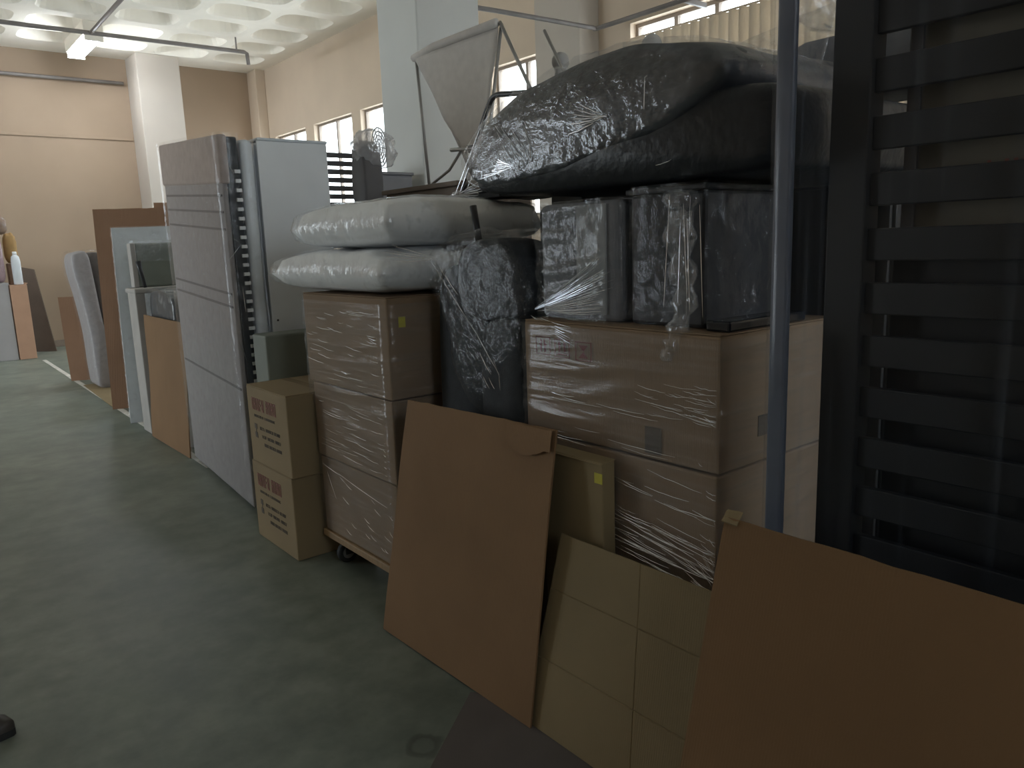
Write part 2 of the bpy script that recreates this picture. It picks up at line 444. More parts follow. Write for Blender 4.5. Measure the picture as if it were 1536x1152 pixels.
def coffer_mesh():
    bm = bmesh.new(); n = 32; loops = []
    def sq(t, hx, hy, pw):
        c, s = math.cos(t), math.sin(t)
        if pw == 40:
            m_ = max(abs(c), abs(s)); return c/m_*hx, s/m_*hy
        k = (abs(c)**pw+abs(s)**pw)**(-1/pw); return c*k*hx, s*k*hy
    for hx, hy, z, pw in ((PX/2, PY/2, 0, 40), (0.40, 0.325, 0, 3.6), (0.385, 0.31, 0.03, 3.4), (0.32, 0.25, 0.24, 3.2), (0.24, 0.18, 0.27, 3.0)):
        row = []
        for k in range(n):
            t = 2*math.pi*k/n; x, y = sq(t, hx, hy, pw)
            row.append(bm.verts.new((x, y, z)))
        loops.append(row)
    for a, b in zip(loops, loops[1:]):
        for k in range(n): bm.faces.new((a[k], b[k], b[(k+1) % n], a[(k+1) % n]))
    bm.faces.new(loops[-1])
    bmesh.ops.recalc_face_normals(bm, faces=bm.faces)
    for f in bm.faces:
        f.smooth = False
    me = bpy.data.meshes.new('coffer'); bm.to_mesh(me); bm.free(); me.materials.append(m_ceil); return me
cm = coffer_mesh()
for kx in range(-7, 3):
    for ky in range(-16, 3):
        o = bpy.data.objects.new('coffer', cm); COL.objects.link(o); o.parent = ceiling
        o.location = (3.42+PX*kx, 11.98+PY*ky, ZC)

# walls
structure('wall_back', box(-4.2, 6.2, 14.7, 14.9, 0, ZC+0.4), m_wallfar)
structure('baseboard_back', box(-4.0, 3.7, 14.67, 14.7, 0, 0.11, 0.005), m_darkmetal if False else M('dark_skirting', (0.25, 0.20, 0.16), 0.6))
structure('trim_1', box(-4.0, 3.72, 14.68, 14.7, 3.38, 3.42, 0.004), m_wallfar)
FB_ADDED = [(-0.4, 0.6), (2.2, 3.6), (4.0, 5.4)]  # unseen windows, added to throw fill light on the camera-facing sides
bm = bmesh.new(); bx(bm, -4.2, 6.2, -3.2, -3.0, 0, 1.8); bx(bm, -4.2, 6.2, -3.2, -3.0, 3.5, ZC+0.4); e = -4.2
for a, b in FB_ADDED:
    bx(bm, e, a, -3.2, -3.0, 1.8, 3.5); e = b
bx(bm, e, 6.2, -3.2, -3.0, 1.8, 3.5)
structure('wall_front', bm, m_wall)
bm = bmesh.new()
bx(bm, -4.2, -4.0, -3.0, 7.5, 0, ZC+0.4); bx(bm, -4.2, -4.0, 9.7, 10.3, 0, ZC+0.4); bx(bm, -4.2, -4.0, 7.5, 9.7, 2.6, ZC+0.4)
bx(bm, -4.2, -4.0, 10.3, 14.7, 0, 1.8); bx(bm, -4.2, -4.0, 10.3, 14.7, 3.5, ZC+0.4)
LB_ADDED = [(10.6, 11.9), (12.4, 13.7)]; e = 10.3  # unseen windows, added to brighten the far walls and ceiling
for a, b in LB_ADDED:
    bx(bm, -4.2, -4.0, e, a, 1.8, 3.5); e = b
bx(bm, -4.2, -4.0, e, 14.7, 1.8, 3.5)
structure('wall_left', bm, m_wall)
bm = bmesh.new(); bx(bm, -4.0, -3.94, 7.4, 7.5, 0, 2.7); bx(bm, -4.0, -3.94, 9.7, 9.8, 0, 2.7); bx(bm, -4.0, -3.94, 7.5, 9.7, 2.6, 2.7)
structure('trim_2', bm, m_frame)

bays = [(12.77, 14.05), (11.12, 12.45), (9.5, 10.84), (7.9, 9.2), (6.5, 7.6), (2.6, 5.4)]
ZS, ZT = 1.75, 3.5
bm = bmesh.new()
bx(bm, 6.0, 6.2, -3.0, 14.7, 0, ZS); bx(bm, 6.0, 6.2, -3.0, 14.7, ZT, ZC+0.4)
e = 14.7
for a, b in bays:
    bx(bm, 6.0, 6.2, b, e, ZS, ZT); e = a
bx(bm, 6.0, 6.2, -3.0, e, ZS, ZT)
structure('wall_right', bm, m_wall)
for i, (a, b) in enumerate(bays):
    bm = bmesh.new(); w = 0.035
    bx(bm, 6.08, 6.14, a, b, ZS, ZS+w); bx(bm, 6.08, 6.14, a, b, ZT-w, ZT)
    bx(bm, 6.08, 6.14, a, a+w, ZS+w, ZT-w); bx(bm, 6.08, 6.14, b-w, b, ZS+w, ZT-w)
    wn = structure('window_%d' % (i+1), bm, m_frame)
    cuts = 2 if i < 5 else 6
    ys = [a+w+(b-a-2*w)*k/cuts for k in range(cuts+1)]
    for k in range(1, cuts):
        mk('mullion', box(6.085, 6.135, ys[k]-0.022, ys[k]+0.022, ZS+w, ZT-w), m_frame, wn)
    for k in range(cuts):
        p = mk('pane', box(6.105, 6.111, ys[k]+0.022*(k > 0), ys[k+1]-0.022*(k < cuts-1), ZS+w, ZT-w), m_glass, wn)
    mk('sill', box(5.93, 6.08, a-0.03, b+0.03, ZS-0.04, ZS, 0.006), m_wall, wn)

for i, (a, b) in enumerate(LB_ADDED):  # frames and panes of the added left windows
    bm = bmesh.new(); w = 0.035
    bx(bm, -4.14, -4.08, a, b, 1.8, 1.8+w); bx(bm, -4.14, -4.08, a, b, 3.5-w, 3.5)
    bx(bm, -4.14, -4.08, a, a+w, 1.8+w, 3.5-w); bx(bm, -4.14, -4.08, b-w, b, 1.8+w, 3.5-w)
    wn = structure('window_%d' % (i+10), bm, m_frame)
    mk('mullion', box(-4.135, -4.085, (a+b)/2-0.02, (a+b)/2+0.02, 1.8+w, 3.5-w), m_frame, wn)
    mk('pane', box(-4.111, -4.105, a+w, (a+b)/2-0.02, 1.8+w, 3.5-w), m_glass, wn); mk('pane', box(-4.111, -4.105, (a+b)/2+0.02, b-w, 1.8+w, 3.5-w), m_glass, wn)
for i, (a, b) in enumerate(FB_ADDED):  # frames and panes of the added fill windows behind the camera
    bm = bmesh.new(); w = 0.035
    bx(bm, a, b, -3.14, -3.08, 1.8, 1.8+w); bx(bm, a, b, -3.14, -3.08, 3.5-w, 3.5)
    bx(bm, a, a+w, -3.14, -3.08, 1.8+w, 3.5-w); bx(bm, b-w, b, -3.14, -3.08, 1.8+w, 3.5-w)
    wn = structure('window_%d' % (i+7), bm, m_frame)
    mk('mullion', box((a+b)/2-0.02, (a+b)/2+0.02, -3.135, -3.085, 1.8+w, 3.5-w), m_frame, wn)
    mk('pane', box(a+w, (a+b)/2-0.02, -3.111, -3.105, 1.8+w, 3.5-w), m_glass, wn); mk('pane', box((a+b)/2+0.02, b-w, -3.111, -3.105, 1.8+w, 3.5-w), m_glass, wn)
structure('column_1', box(3.2, 3.76, 4.89, 5.43, 0, ZC, 0.012), m_colgrey)
structure('column_2', box(3.74, 4.42, 14.05, 14.7, 0, ZC, 0.012), m_col)
structure('column_3', box(5.72, 6.0, 5.82, 6.49, 0, ZC, 0.012), m_col)
structure('column_4', box(5.82, 6.0, 14.3, 14.7, 0, ZC, 0.012), m_wall)
line = structure('floor_line', sheet((1.685, 12.9, 0.004), (1.565, 5.3, 0.004), (1.615, 5.3, 0.004), (1.735, 12.9, 0.004), 0.003, 40, 2, 0), m_line)

# vertical blinds inside the near window
vb = thing('vertical_blind', (5.95, 4.0, 1.72), 'cream vertical fabric blind hanging inside the window past the wall pilaster', 'blind')
mk('headrail', tubes([[(5.97, 2.6, 3.345), (5.97, 5.42, 3.345)]], 0.01), m_wall, vb)
m_blind = bpy.data.materials.new('blind_fabric'); m_blind.use_nodes = True
nt = m_blind.node_tree; b = nt.nodes['Principled BSDF']; b.inputs['Base Color'].default_value = (0.55, 0.50, 0.42, 1); b.inputs['Roughness'].default_value = 0.8
tl_ = nt.nodes.new('ShaderNodeBsdfTranslucent'); tl_.inputs[0].default_value = (0.5, 0.43, 0.34, 1); mx = nt.nodes.new('ShaderNodeMixShader'); mx.inputs[0].default_value = 0.42
nt.links.new(b.outputs[0], mx.inputs[1]); nt.links.new(tl_.outputs[0], mx.inputs[2]); nt.links.new(mx.outputs[0], nt.nodes['Material Output'].inputs['Surface'])
bmv = rot(box(-0.0015, 0.0015, -0.056, 0.056, 1.74, 3.335), math.radians(26), 'Z', (0, 0, 0))
me0 = None
for k in range(28):
    if me0 is None:
        o = mk('blind_slat', bmv, m_blind); me0 = o.data
    else:
        o = bpy.data.objects.new('blind_slat', me0); COL.objects.link(o)
    o.parent = vb; o.location = Vector((5.97, 2.66+0.1015*k, 0)) - vb.location

# conduits and lamp
cn = thing('ceiling_conduit', (2.75, 12.4, 4.5), 'grey pipe run crossing under the coffered ceiling with a short drop', 'pipe')
mk('cross_pipe', tubes([[(0.2, 12.42, 4.5), (2.0, 12.42, 4.5), (4.9, 12.38, 4.5), (4.94, 12.38, 4.48), (4.95, 12.38, 4.32)]], 0.03), m_pipe, cn, True)
mk('branch_pipe', tubes([[(2.72, 2.0, 4.5), (2.76, 12.39, 4.5)]], 0.026), m_pipe, cn, True)
mk('hanger', tubes([[(4.78, 12.38, 4.52), (4.78, 12.38, 4.7)]], 0.012, 6), m_pipe, cn)
mk('hanger', tubes([[(1.2, 12.42, 4.52), (1.2, 12.42, 4.7)]], 0.012, 6), m_pipe, cn)
wp = tag(mk('wall_conduit', tubes([[(-0.5, 14.63, 4.28), (3.66, 14.63, 4.3)]], 0.028), m_pipe, None, True), 'thin grey pipe running level high along the tan end wall', 'pipe')
wt = thing('cable_pipe', (4.3, 5.65, 3.2), 'bent grey pipe from the concrete column to the wall above the blind', 'pipe')
mk('pipe_run', tubes([smooth_path([(4.29, 5.65, 3.2), (4.29, 5.65, 3.42), (4.33, 5.648, 3.45), (5.2, 5.59, 3.45), (5.64, 5.56, 3.45), (5.70, 5.5, 3.45), (5.70, 4.6, 3.45), (5.70, 2.2, 3.45)], 4)], 0.022), m_pipe, wt, True)
mk('bracket', box(5.70, 6.0, 4.5, 4.53, 3.43, 3.47), m_pipe, wt); mk('bracket', box(5.70, 6.0, 2.8, 2.83, 3.43, 3.47), m_pipe, wt)
lp = thing('batten_lamp', (2.83, 13.2, 4.5), 'lit white fluorescent batten lamp under the coffered ceiling', 'lamp')
mk('lamp_body', box(2.70, 2.96, 12.55, 13.85, 4.52, 4.7, 0.01), m_ceil, lp)
for dx in (-0.07, 0.07):
    mk('tube', tubes([[(2.83+dx, 12.6, 4.48), (2.83+dx, 13.8, 4.48)]], 0.03, 10), m_tube, lp, True)
for y in (12.58, 13.82):
    mk('end_cap', box(2.71, 2.95, y-0.02, y+0.02, 4.44, 4.52, 0.004), m_ceil, lp)

# ================================================================== OBJECTS
# ---- cartons
def print_block(x, y0, z0, w, h, words, seed):
    """printed lettering too worn to read: rows of letter-like strokes on a face of constant x, running towards -y"""
    rnd = random.Random(seed); bm = bmesh.new(); tot = sum(words)+0.7*(len(words)-1); cw = w/tot; y = y0
    for i, n in enumerate(words):
        for k in range(n):
            a = y-cw*(k+0.12); c = y-cw*(k+0.85); t = cw*0.22
            bx(bm, x-0.0008, x, a-t, a, z0, z0+h)
            if rnd.random() < 0.75: bx(bm, x-0.0008, x, c, c+t, z0, z0+h)
            for zf in rnd.sample((0.0, 0.42, 0.84), 2): bx(bm, x-0.0009, x, c+t*0.5, a-t*0.5, z0+h*zf, z0+h*(zf+0.16))
        y -= cw*(n+0.7)
    return bm

def carton(name, x0, x1, y0, y1, z0, z1, mat, label, group=None, flaps=True):
    t = thing(name, ((x0+x1)/2, (y0+y1)/2, z0), label, 'box', group)
    b = box(x0, x1, y0, y1, z0, z1-0.004, 0.006)
    for v in b.verts:   # slight bulge of the faces
        f = math.sin(math.pi*min(1, max(0, (v.co.z-z0)/(z1-z0))))
        v.co.x += 0.002*f*(1 if v.co.x > (x0+x1)/2 else -1)
    mk('body', b, mat, t)
    if flaps:
        xm = (x0+x1)/2
        mk('flap', box(x0+0.001, xm-0.002, y0+0.002, y1-0.002, z1-0.004, z1, 0.0012, 1), mat, t)
        mk('flap', box(xm+0.002, x1-0.001, y0+0.002, y1-0.002, z1-0.004, z1, 0.0012, 1), mat, t)
        mk('tape', box(xm-0.025, xm+0.025, y0+0.002, y1-0.002, z1, z1+0.0006), m_tape, t)
    return t

def moving_print(t, x, y1, z0, h, seed):
    mk('red_title', print_block(x, y1-0.06, z0+h*0.70, 0.30, h*0.155, (5, 4), seed), m_red, t, label='red block lettering, worn')
    mk('print_line', print_block(x, y1-0.08, z0+h*0.61, 0.26, h*0.032, (7, 8), seed+1), m_ink, t)
    for k, zz in enumerate((0.46, 0.36, 0.26)):
        mk('print_line', print_block(x, y1-0.14-0.02*k, z0+h*zz, 0.25-0.02*k, h*0.04, (4, 6, 5), seed+2+k), m_ink, t)
    bm = bmesh.new()
    bx(bm, x-0.0008, x, y1-0.105, y1-0.075, z0+h*0.455, z0+h*0.52); bx(bm, x-0.0008, x, y1-0.105, y1-0.075, z0+h*0.34, z0+h*0.41)
    bx(bm, x-0.0008, x, y1-0.094, y1-0.086, z0+h*0.40, z0+h*0.46)
    mk('print_mark', bm, m_ink, t)

c1 = carton('moving_carton', 1.352, 1.76, 3.32, 3.81, 0.001, 0.408, m_carton2, 'printed brown moving carton on the floor, lower of two beside the dolly', 'printed moving cartons')
moving_print(c1, 1.351, 3.81, 0.001, 0.407, 3)
c2 = carton('moving_carton', 1.348, 1.75, 3.296, 3.78, 0.410, 0.802, m_carton2, 'printed brown moving carton stacked on a matching carton, upper of two', 'printed moving cartons')
moving_print(c2, 1.347, 3.78, 0.410, 0.392, 3)

# ---- dolly with three wrapped cartons
def dolly(x0, x1, y0, y1, label):
    t = thing('platform_dolly', ((x0+x1)/2, (y0+y1)/2, 0), label, 'dolly', 'dollies under the carton stacks')
    mk('platform', box(x0, x1, y0, y1, 0.115, 0.15, 0.006), m_wood, t)
    for cx in (x0+0.07, x1-0.07):
        for cy in (y0+0.09, y1-0.12):
            bm = bmesh.new(); n = 20; rr = []
            for yy, r in ((-0.016, 0.030), (-0.016, 0.044), (-0.010, 0.05), (0.010, 0.05), (0.016, 0.044), (0.016, 0.030)):
                rr.append([bm.verts.new((cx-0.012+r*math.cos(2*math.pi*k/n), cy+yy, 0.051+r*math.sin(2*math.pi*k/n))) for k in range(n)])
            for a, b in zip(rr, rr[1:]+rr[:1]):
                for k in range(n): bm.faces.new((a[k], a[(k+1) % n], b[(k+1) % n], b[k]))
            bmesh.ops.recalc_face_normals(bm, faces=bm.faces)
            ca = mk('caster', bm, m_rubber, t)
            bm = bmesh.new(); tube(bm, [(cx-0.012, cy-0.013, 0.051), (cx-0.012, cy+0.013, 0.051)], 0.030, 14)
            mk('hub', bm, m_metal, ca)
            bm = bmesh.new(); bx(bm, cx-0.03, cx+0.02, cy-0.024, cy-0.019, 0.045, 0.112); bx(bm, cx-0.03, cx+0.02, cy+0.019, cy+0.024, 0.045, 0.112)
            bx(bm, cx-0.04, cx+0.04, cy-0.035, cy+0.035, 0.106, 0.115)
            mk('fork', bm, m_darkmetal, ca)
    return t
dolly(1.47, 2.03, 2.56, 3.28, 'wooden platform dolly on black casters under the cartons topped by white cushions')
XS = 1.48
a1 = carton('wrapped_carton', XS, 2.02, 2.58, 3.26, 0.151, 0.515, m_carton, 'film-wrapped brown carton directly on the dolly under the white cushions', 'wrapped cartons below the cushions', False)
a2 = carton('wrapped_carton', XS-0.006, 2.02, 2.565, 3.265, 0.517, 0.862, m_carton, 'film-wrapped brown carton in the middle of the stack under the white cushions', 'wrapped cartons below the cushions', False)
a3 = carton('wrapped_carton', XS-0.014, 2.03, 2.55, 3.285, 0.864, 1.262, m_carton, 'film-wrapped brown carton on top of its stack, carrying the white cushions', 'wrapped cartons below the cushions', True)
mk('sticker', box(1.515, 1.545, 2.548, 2.5495, 1.145, 1.185), m_yellow, a3, label='small yellow sticker')
mk('stretch_film', wrap(XS-0.012, 2.04, 2.555, 3.278, 0.17, 0.80, 0.02, 0.012, 1), m_film, a2, True)
mk('stretch_film', wrap(XS-0.024, 2.05, 2.536, 3.293, 0.80, 1.235, 0.02, 0.014, 2), m_film, a3, True)
st = face_streaks(XS-0.028, 2.6, 3.2, 0.55, 0.80, 40, 0.04, 0.2, 0.03, 2)
mk('film_creases', creases(st, 0.0007, 3), m_crease, a2, kind='stuff')
st = face_streaks(XS-0.028, 2.58, 3.05, 0.2, 0.5, 16, 0.02, 0.06, 0.35, 4) + [((XS-0.03, 3.19, 0.495), (XS-0.03, 3.02, 0.47)), ((XS-0.03, 3.14, 0.46), (XS-0.03, 3.07, 0.35)), ((XS-0.028, 3.04, 0.475), (XS-0.028, 2.62, 0.42))]
mk('film_creases', creases(st, 0.0013, 5), m_crease, a1, kind='stuff')
st = face_streaks(XS-0.036, 2.6, 3.25, 0.9, 1.22, 42, 0.03, 0.16, 0.05, 6)
mk('film_creases', creases(st, 0.0008, 7), m_crease, a3, kind='stuff')

# ---- white cushions
p1 = thing('cushion', (1.8, 2.98, 1.264), 'plump white cushion in clear film lying directly on the wrapped carton', 'cushion', 'white cushions on the cartons')
mk('cover', pillow(1.83, 3.02, 1.264, 1.45, 0.80, 1.02, seed=1), m_white, p1, True)
mk('stretch_film', pillow(1.83, 3.02, 1.2635, 1.456, 0.83, 1.05, 40, 50, seed=1), m_filmbag, p1, True)
p2 = thing('cushion', (1.85, 2.9, 1.45), 'plump white cushion in clear film lying on another white cushion', 'cushion', 'white cushions on the cartons')
mk('cover', pillow(1.86, 2.93, 1.446, 1.64, 0.78, 0.84, seed=5, box=0.2), m_white, p2, True)
mk('stretch_film', pillow(1.86, 2.93, 1.445, 1.648, 0.805, 0.865, 40, 50, seed=5, box=0.2), m_filmbag, p2, True)

# ---- big wrapped cartons on a second dolly
dolly(1.55, 2.08, 1.14, 1.83, 'wooden platform dolly under the large cartons that carry the black sofa')
XB = 1.555
b1 = carton('large_carton', XB, 2.09, 1.125, 1.84, 0.151, 0.50, m_carton, 'large brown carton on the dolly behind the leaning kraft sheet', 'large cartons under the sofa', False)
b2 = carton('large_carton', XB, 2.09, 1.12, 1.845, 0.502, 0.858, m_carton, 'large brown carton between two others, wrapped with bright streaked film', 'large cartons under the sofa', False)
b3 = carton('large_carton', XB, 2.10, 1.115, 1.85, 0.86, 1.212, m_carton, 'large brown carton with red handling symbols, topmost of its stack', 'large cartons under the sofa', True)
def icon(t, ya, za, kind):
    x = XB-0.003; w, h = 0.066, 0.056; bm = bmesh.new(); l = 0.003
    def r(a, b, c, d): bx(bm, x-0.0008, x, ya-w*b, ya-w*a, za+h*c, za+h*d)
    r(0, 0.05, 0, 1); r(0.95, 1, 0, 1); r(0, 1, 0, 0.05); r(0, 1, 0.95, 1)
    if kind == 0:      # two figures carrying
        r(0.30, 0.40, 0.15, 0.5); r(0.58, 0.68, 0.15, 0.5); r(0.22, 0.42, 0.5, 0.62); r(0.55, 0.75, 0.5, 0.62); r(0.34, 0.44, 0.62, 0.85); r(0.54, 0.64, 0.62, 0.85)
    elif kind == 1:    # two upright arrows over a bar
        for c in (0.33, 0.67):
            r(c-0.05, c+0.05, 0.28, 0.7)
            v = [bm.verts.new((x-0.0008, ya-w*q, za+h*s)) for q, s in ((c-0.14, 0.66), (c+0.14, 0.66), (c, 0.88))]; bm.faces.new(v)
        r(0.15, 0.85, 0.13, 0.22)
    else:              # crossed-out stack
        for tri in (((0.2, 0.82), (0.8, 0.82), (0.5, 0.5)), ((0.2, 0.15), (0.8, 0.15), (0.5, 0.48))):
            v = [bm.verts.new((x-0.0008, ya-w*q, za+h*s)) for q, s in tri]; bm.faces.new(v)
    mk('handling_symbol', bm, m_red2, t)
icon(b3, 1.793, 1.108, 0); icon(b3, 1.708, 1.106, 1); icon(b3, 1.618, 1.104, 2)
mk('dark_label', box(XB-0.004, XB-0.002, 1.296, 1.352, 0.876, 0.95), m_ink, b3, label='dark rectangular paper label')
mk('hand_hole', box(1.72, 1.80, 1.112, 1.1145, 0.93, 0.985), m_ink, b3)
mk('stretch_film', wrap(XB-0.012, 2.11, 1.102, 1.862, 0.17, 0.86, 0.02, 0.012, 3), m_film, b2, True)
mk('stretch_film', wrap(XB-0.014, 2.115, 1.100, 1.866, 0.86, 1.20, 0.02, 0.012, 4), m_film, b3, True)
st = face_streaks(XB-0.018, 1.11, 1.58, 0.56, 0.70, 70, 0.06, 0.30, 0.12, 11)
st += face_streaks(XB-0.018, 1.11, 1.60, 0.70, 0.83, 14, 0.05, 0.2, 0.10, 12)
st += [((XB-0.02, 1.47, 0.795), (XB-0.02, 1.31, 0.765)), ((XB-0.02, 1.33, 0.835), (XB-0.02, 1.15, 0.81))]
mk('film_creases', creases(st, 0.0011, 13), m_crease, b2, kind='stuff')
st = face_streaks(XB-0.02, 1.11, 1.38, 0.98, 1.09, 34, 0.03, 0.16, 0.06, 14) + face_streaks(XB-0.02, 1.15, 1.8, 0.87, 1.0, 14, 0.05, 0.25, 0.04, 15)
mk('film_creases', creases(st, 0.0008, 16), m_crease, b3, kind='stuff')
# flat small carton held upright against the stack by the film
sc = thing('flat_carton', (1.52, 1.55, 0.155), 'slim kraft carton with a yellow sticker standing against the large cartons', 'box')
mk('body', box(1.488, 1.538, 1.452, 1.70, 0.152, 0.835, 0.004), m_card2, sc)
mk('flap', rot(box(1.484, 1.54, 1.452, 1.70, 0.835, 0.839, 0.001, 1), math.radians(-8), 'Y', (1.54, 1.5, 0.835)), m_card2, sc)
mk('sticker', box(1.4855, 1.487, 1.452, 1.482, 0.775, 0.805), m_yellow, sc, label='bright yellow sticker')
mk('platform_foot', box(1.492, 1.536, 1.46, 1.69, 0.0, 0.152, 0.003), m_card2, sc)

# ---- things on the large cartons
ot = thing('ottoman', (1.8, 1.75, 1.214), 'grey fabric box stool in clear film under the black sofa', 'stool')
mk('body', box(1.62, 2.08, 1.50, 1.84, 1.214, 1.56, 0.02, 3), m_greyfab, ot)
mk('seam_panel', box(1.612, 1.62, 1.55, 1.67, 1.235, 1.55, 0.003), M('pale_grey_fabric', (0.27, 0.28, 0.29), 0.85, 0.1, 30), ot)
mk('stretch_film', wrap(1.598, 2.10, 1.486, 1.856, 1.214, 1.565, 0.02, 0.012, 6), m_filmclear, ot, True)
segs = fan((1.585, 1.85, 1.235), ((1.585, 1.50, 1.43), (1.585, 1.48, 1.24)), 22, seed=4)
segs += fan((1.57, 1.84, 1.225), ((1.545, 1.62, 1.20), (1.545, 1.60, 1.12)), 9, seed=5)
mk('film_creases', creases(segs, 0.0011, 17), m_crease, ot, kind='stuff')
bc = thing('black_cube_table', (1.8, 1.36, 1.214), 'small black box table beside the grey stool under the sofa', 'table')
mk('body', box(1.63, 2.0, 1.22, 1.47, 1.214, 1.565, 0.01), m_blackwood, bc)
mk('top', box(1.62, 2.02, 1.21, 1.48, 1.565, 1.58, 0.004), m_blackwood, bc)
mk('stretch_film', wrap(1.608, 2.03, 1.20, 1.484, 1.214, 1.585, 0.03, 0.02, 7, along=12, across=10), m_filmdark, bc, True)
gather = []
for k in range(6):
    yy = 1.21+0.10*random.random(); gather.append(((1.598, yy, 1.56-0.08*random.random()), (1.592, yy-0.02+0.04*random.random(), 1.24+0.1*random.random())))
mk('film_creases', creases(gather, 0.0010, 19), m_crease, bc, kind='stuff')
bm = bmesh.new(); tube(bm, smooth_path([(1.60, 1.27, 1.56), (1.585, 1.265, 1.42), (1.59, 1.25, 1.3), (1.56, 1.255, 1.2), (1.545, 1.27, 1.16), (1.545, 1.275, 1.14)], 5), [0.042+0.010*math.sin(i*1.9)-0.0012*i if i < 20 else 0.016 for i in range(26)], 12)
mk('film_twist', bm, m_filmbag, bc, True)
tr = tag(mk('black_tray', box(1.60, 1.95, 1.122, 1.195, 1.213, 1.24, 0.006), M('glossy_black_plastic', (0.012, 0.014, 0.02), 0.12, 0.1), None), 'glossy black flat tray on the top large carton', 'tray')
wd = thing('black_wardrobe', (2.4, 1.4, 0), 'tall plain black cabinet standing behind the large cartons', 'cabinet')
mk('body', box(2.14, 2.6, 0.98, 2.42, 0, 1.58, 0.006), m_blackwood, wd)
mk('gap_blocker', box(2.2, 2.58, 2.24, 2.42, 1.58, 1.72, 0.004), m_blackwood, wd)  # added block that hides the bright gap under the sofa end
mk('door', box(2.125, 2.14, 0.99, 1.415, 0.05, 1.57, 0.003), m_blackwood, wd); mk('door', box(2.125, 2.14, 1.425, 2.41, 0.05, 1.57, 0.003), m_blackwood, wd)

# ---- black sofa section wrapped in film, on top
so = thing('black_sofa', (1.95, 1.7, 1.585), 'black leather sofa section wrapped in clear film on top of the stacked boxes', 'sofa')
seat = [(2.12, 1.615), (2.17, 1.66), (2.14, 1.74), (2.02, 1.79), (1.7, 1.80), (1.3, 1.80), (1.03, 1.79), (0.985, 1.73), (0.99, 1.64), (1.06, 1.595), (1.5, 1.59), (1.9, 1.595)]
back = [(2.13, 1.635), (2.20, 1.70), (2.12, 1.80), (2.05, 1.84), (1.91, 1.895), (1.76, 1.92), (1.60, 1.94), (1.47, 1.947), (1.36, 1.94), (1.25, 1.925), (1.17, 1.895), (1.13, 1.85), (1.145, 1.80), (1.25, 1.74), (1.5, 1.68), (1.8, 1.64), (2.0, 1.625)]
mk('seat_base', loft([(y, z) for y, z in seat], 1.60, 2.45, 14, 0.88, amp=0.006), m_black, so, True)
mk('back_cushion', loft(back, 1.58, 2.30, 16, 0.80, amp=0.012, freq=7), m_black, so, True)
mk('stretch_film', loft(back, 1.58, 2.30, 40, 0.82, grow=0.014, amp=0.022, freq=17, seed=3, sub=9), m_filmsofa, so, True)
segs = fan((1.575, 1.90, 1.68), ((1.585, 2.10, 1.77), (1.585, 2.12, 1.66)), 14, seed=8)
segs += fan((1.555, 1.48, 1.77), ((1.555, 1.62, 1.83), (1.555, 1.65, 1.74)), 7, seed=9)
segs += [((1.60, 1.30, 1.89), (1.575, 1.37, 1.85)), ((1.575, 1.37, 1.85), (1.56, 1.36, 1.77)), ((1.57, 1.33, 1.63), (1.57, 1.28, 1.64))]
segs += face_streaks(1.558, 1.80, 1.98, 1.74, 1.82, 16, 0.02, 0.06, 1.0, 21)
mk('film_creases', creases(segs, 0.0014, 22), m_crease, so, kind='stuff')
mk('film_flap', sheet((1.9, 1.40, 1.80), (2.0, 1.14, 1.86), (2.02, 1.10, 2.04), (1.95, 1.36, 1.97), 0.002, 24, 14, 0.03, 3), m_filmbag, so, True)
bag = tag(mk('film_bundle', ellipsoid((2.42, 1.20, 2.17), (0.22, 0.24, 0.13), 40, 26, 2.4, lambda d: 1+0.10*noise.noise(d*6)), m_filmbag, None, True), 'crumpled pale bundle of film-wrapped cloth lying on the sofa', 'bundle')
# support of the bundle: a folded quilt on the seat
qb = tag(mk('folded_quilt', box(2.32, 2.60, 0.99, 1.45, 1.84, 2.04, 0.06, 4), m_greyfab, None, True), 'folded grey quilt on the rear of the sofa under the pale bundle', 'quilt')

# ---- upturned tubular chair frame beside the sofa, tied in with film
tf = thing('tubular_chair', (2.0, 2.6, 1.5), 'upturned chair of bent dark tube draped in clear film by the sofa', 'chair')
path = smooth_path([(2.0, 2.28, 2.0), (2.0, 2.44, 2.02), (2.0, 2.52, 2.025), (2.0, 2.564, 1.99), (2.0, 2.614, 1.92), (2.0, 2.70, 1.77), (2.0, 2.765, 1.675)], 5)
mk('tube_leg', tubes([path], 0.011), m_darkmetal, tf, True)
path2 = [p+Vector((0.36, 0.02, 0)) for p in path]
mk('tube_leg', tubes([path2], 0.011), m_darkmetal, tf, True)
mk('cross_tube', tubes([[(2.0, 2.765, 1.675), (2.36, 2.785, 1.675)]], 0.011), m_darkmetal, tf, True)
mk('seat_shell', sheet((1.99, 2.78, 1.655), (1.99, 2.50, 1.655), (2.38, 2.50, 1.66), (2.38, 2.78, 1.66), 0.02, 8, 8, 0.01), m_char, tf)
bm = bmesh.new()
G = []
for i in range(15):
    t = i/14; row = []
    a = Vector(path[min(len(path)-1, int(6+t*(len(path)-7)))])
    for j in range(10):
        s = j/9; b_ = Vector((1.92, 2.30+0.36*t, 1.92-0.24*t)); p = a.lerp(b_, s)
        p += Vector((-0.02, 0.012, 0.0))*noise.noise(p*24); row.append(bm.verts.new(p))
    G.append(row)
for i in range(14):
    for j in range(9): bm.faces.new((G[i][j], G[i][j+1], G[i+1][j+1], G[i+1][j]))
mk('stretch_film', bm, m_filmclear, tf, True)
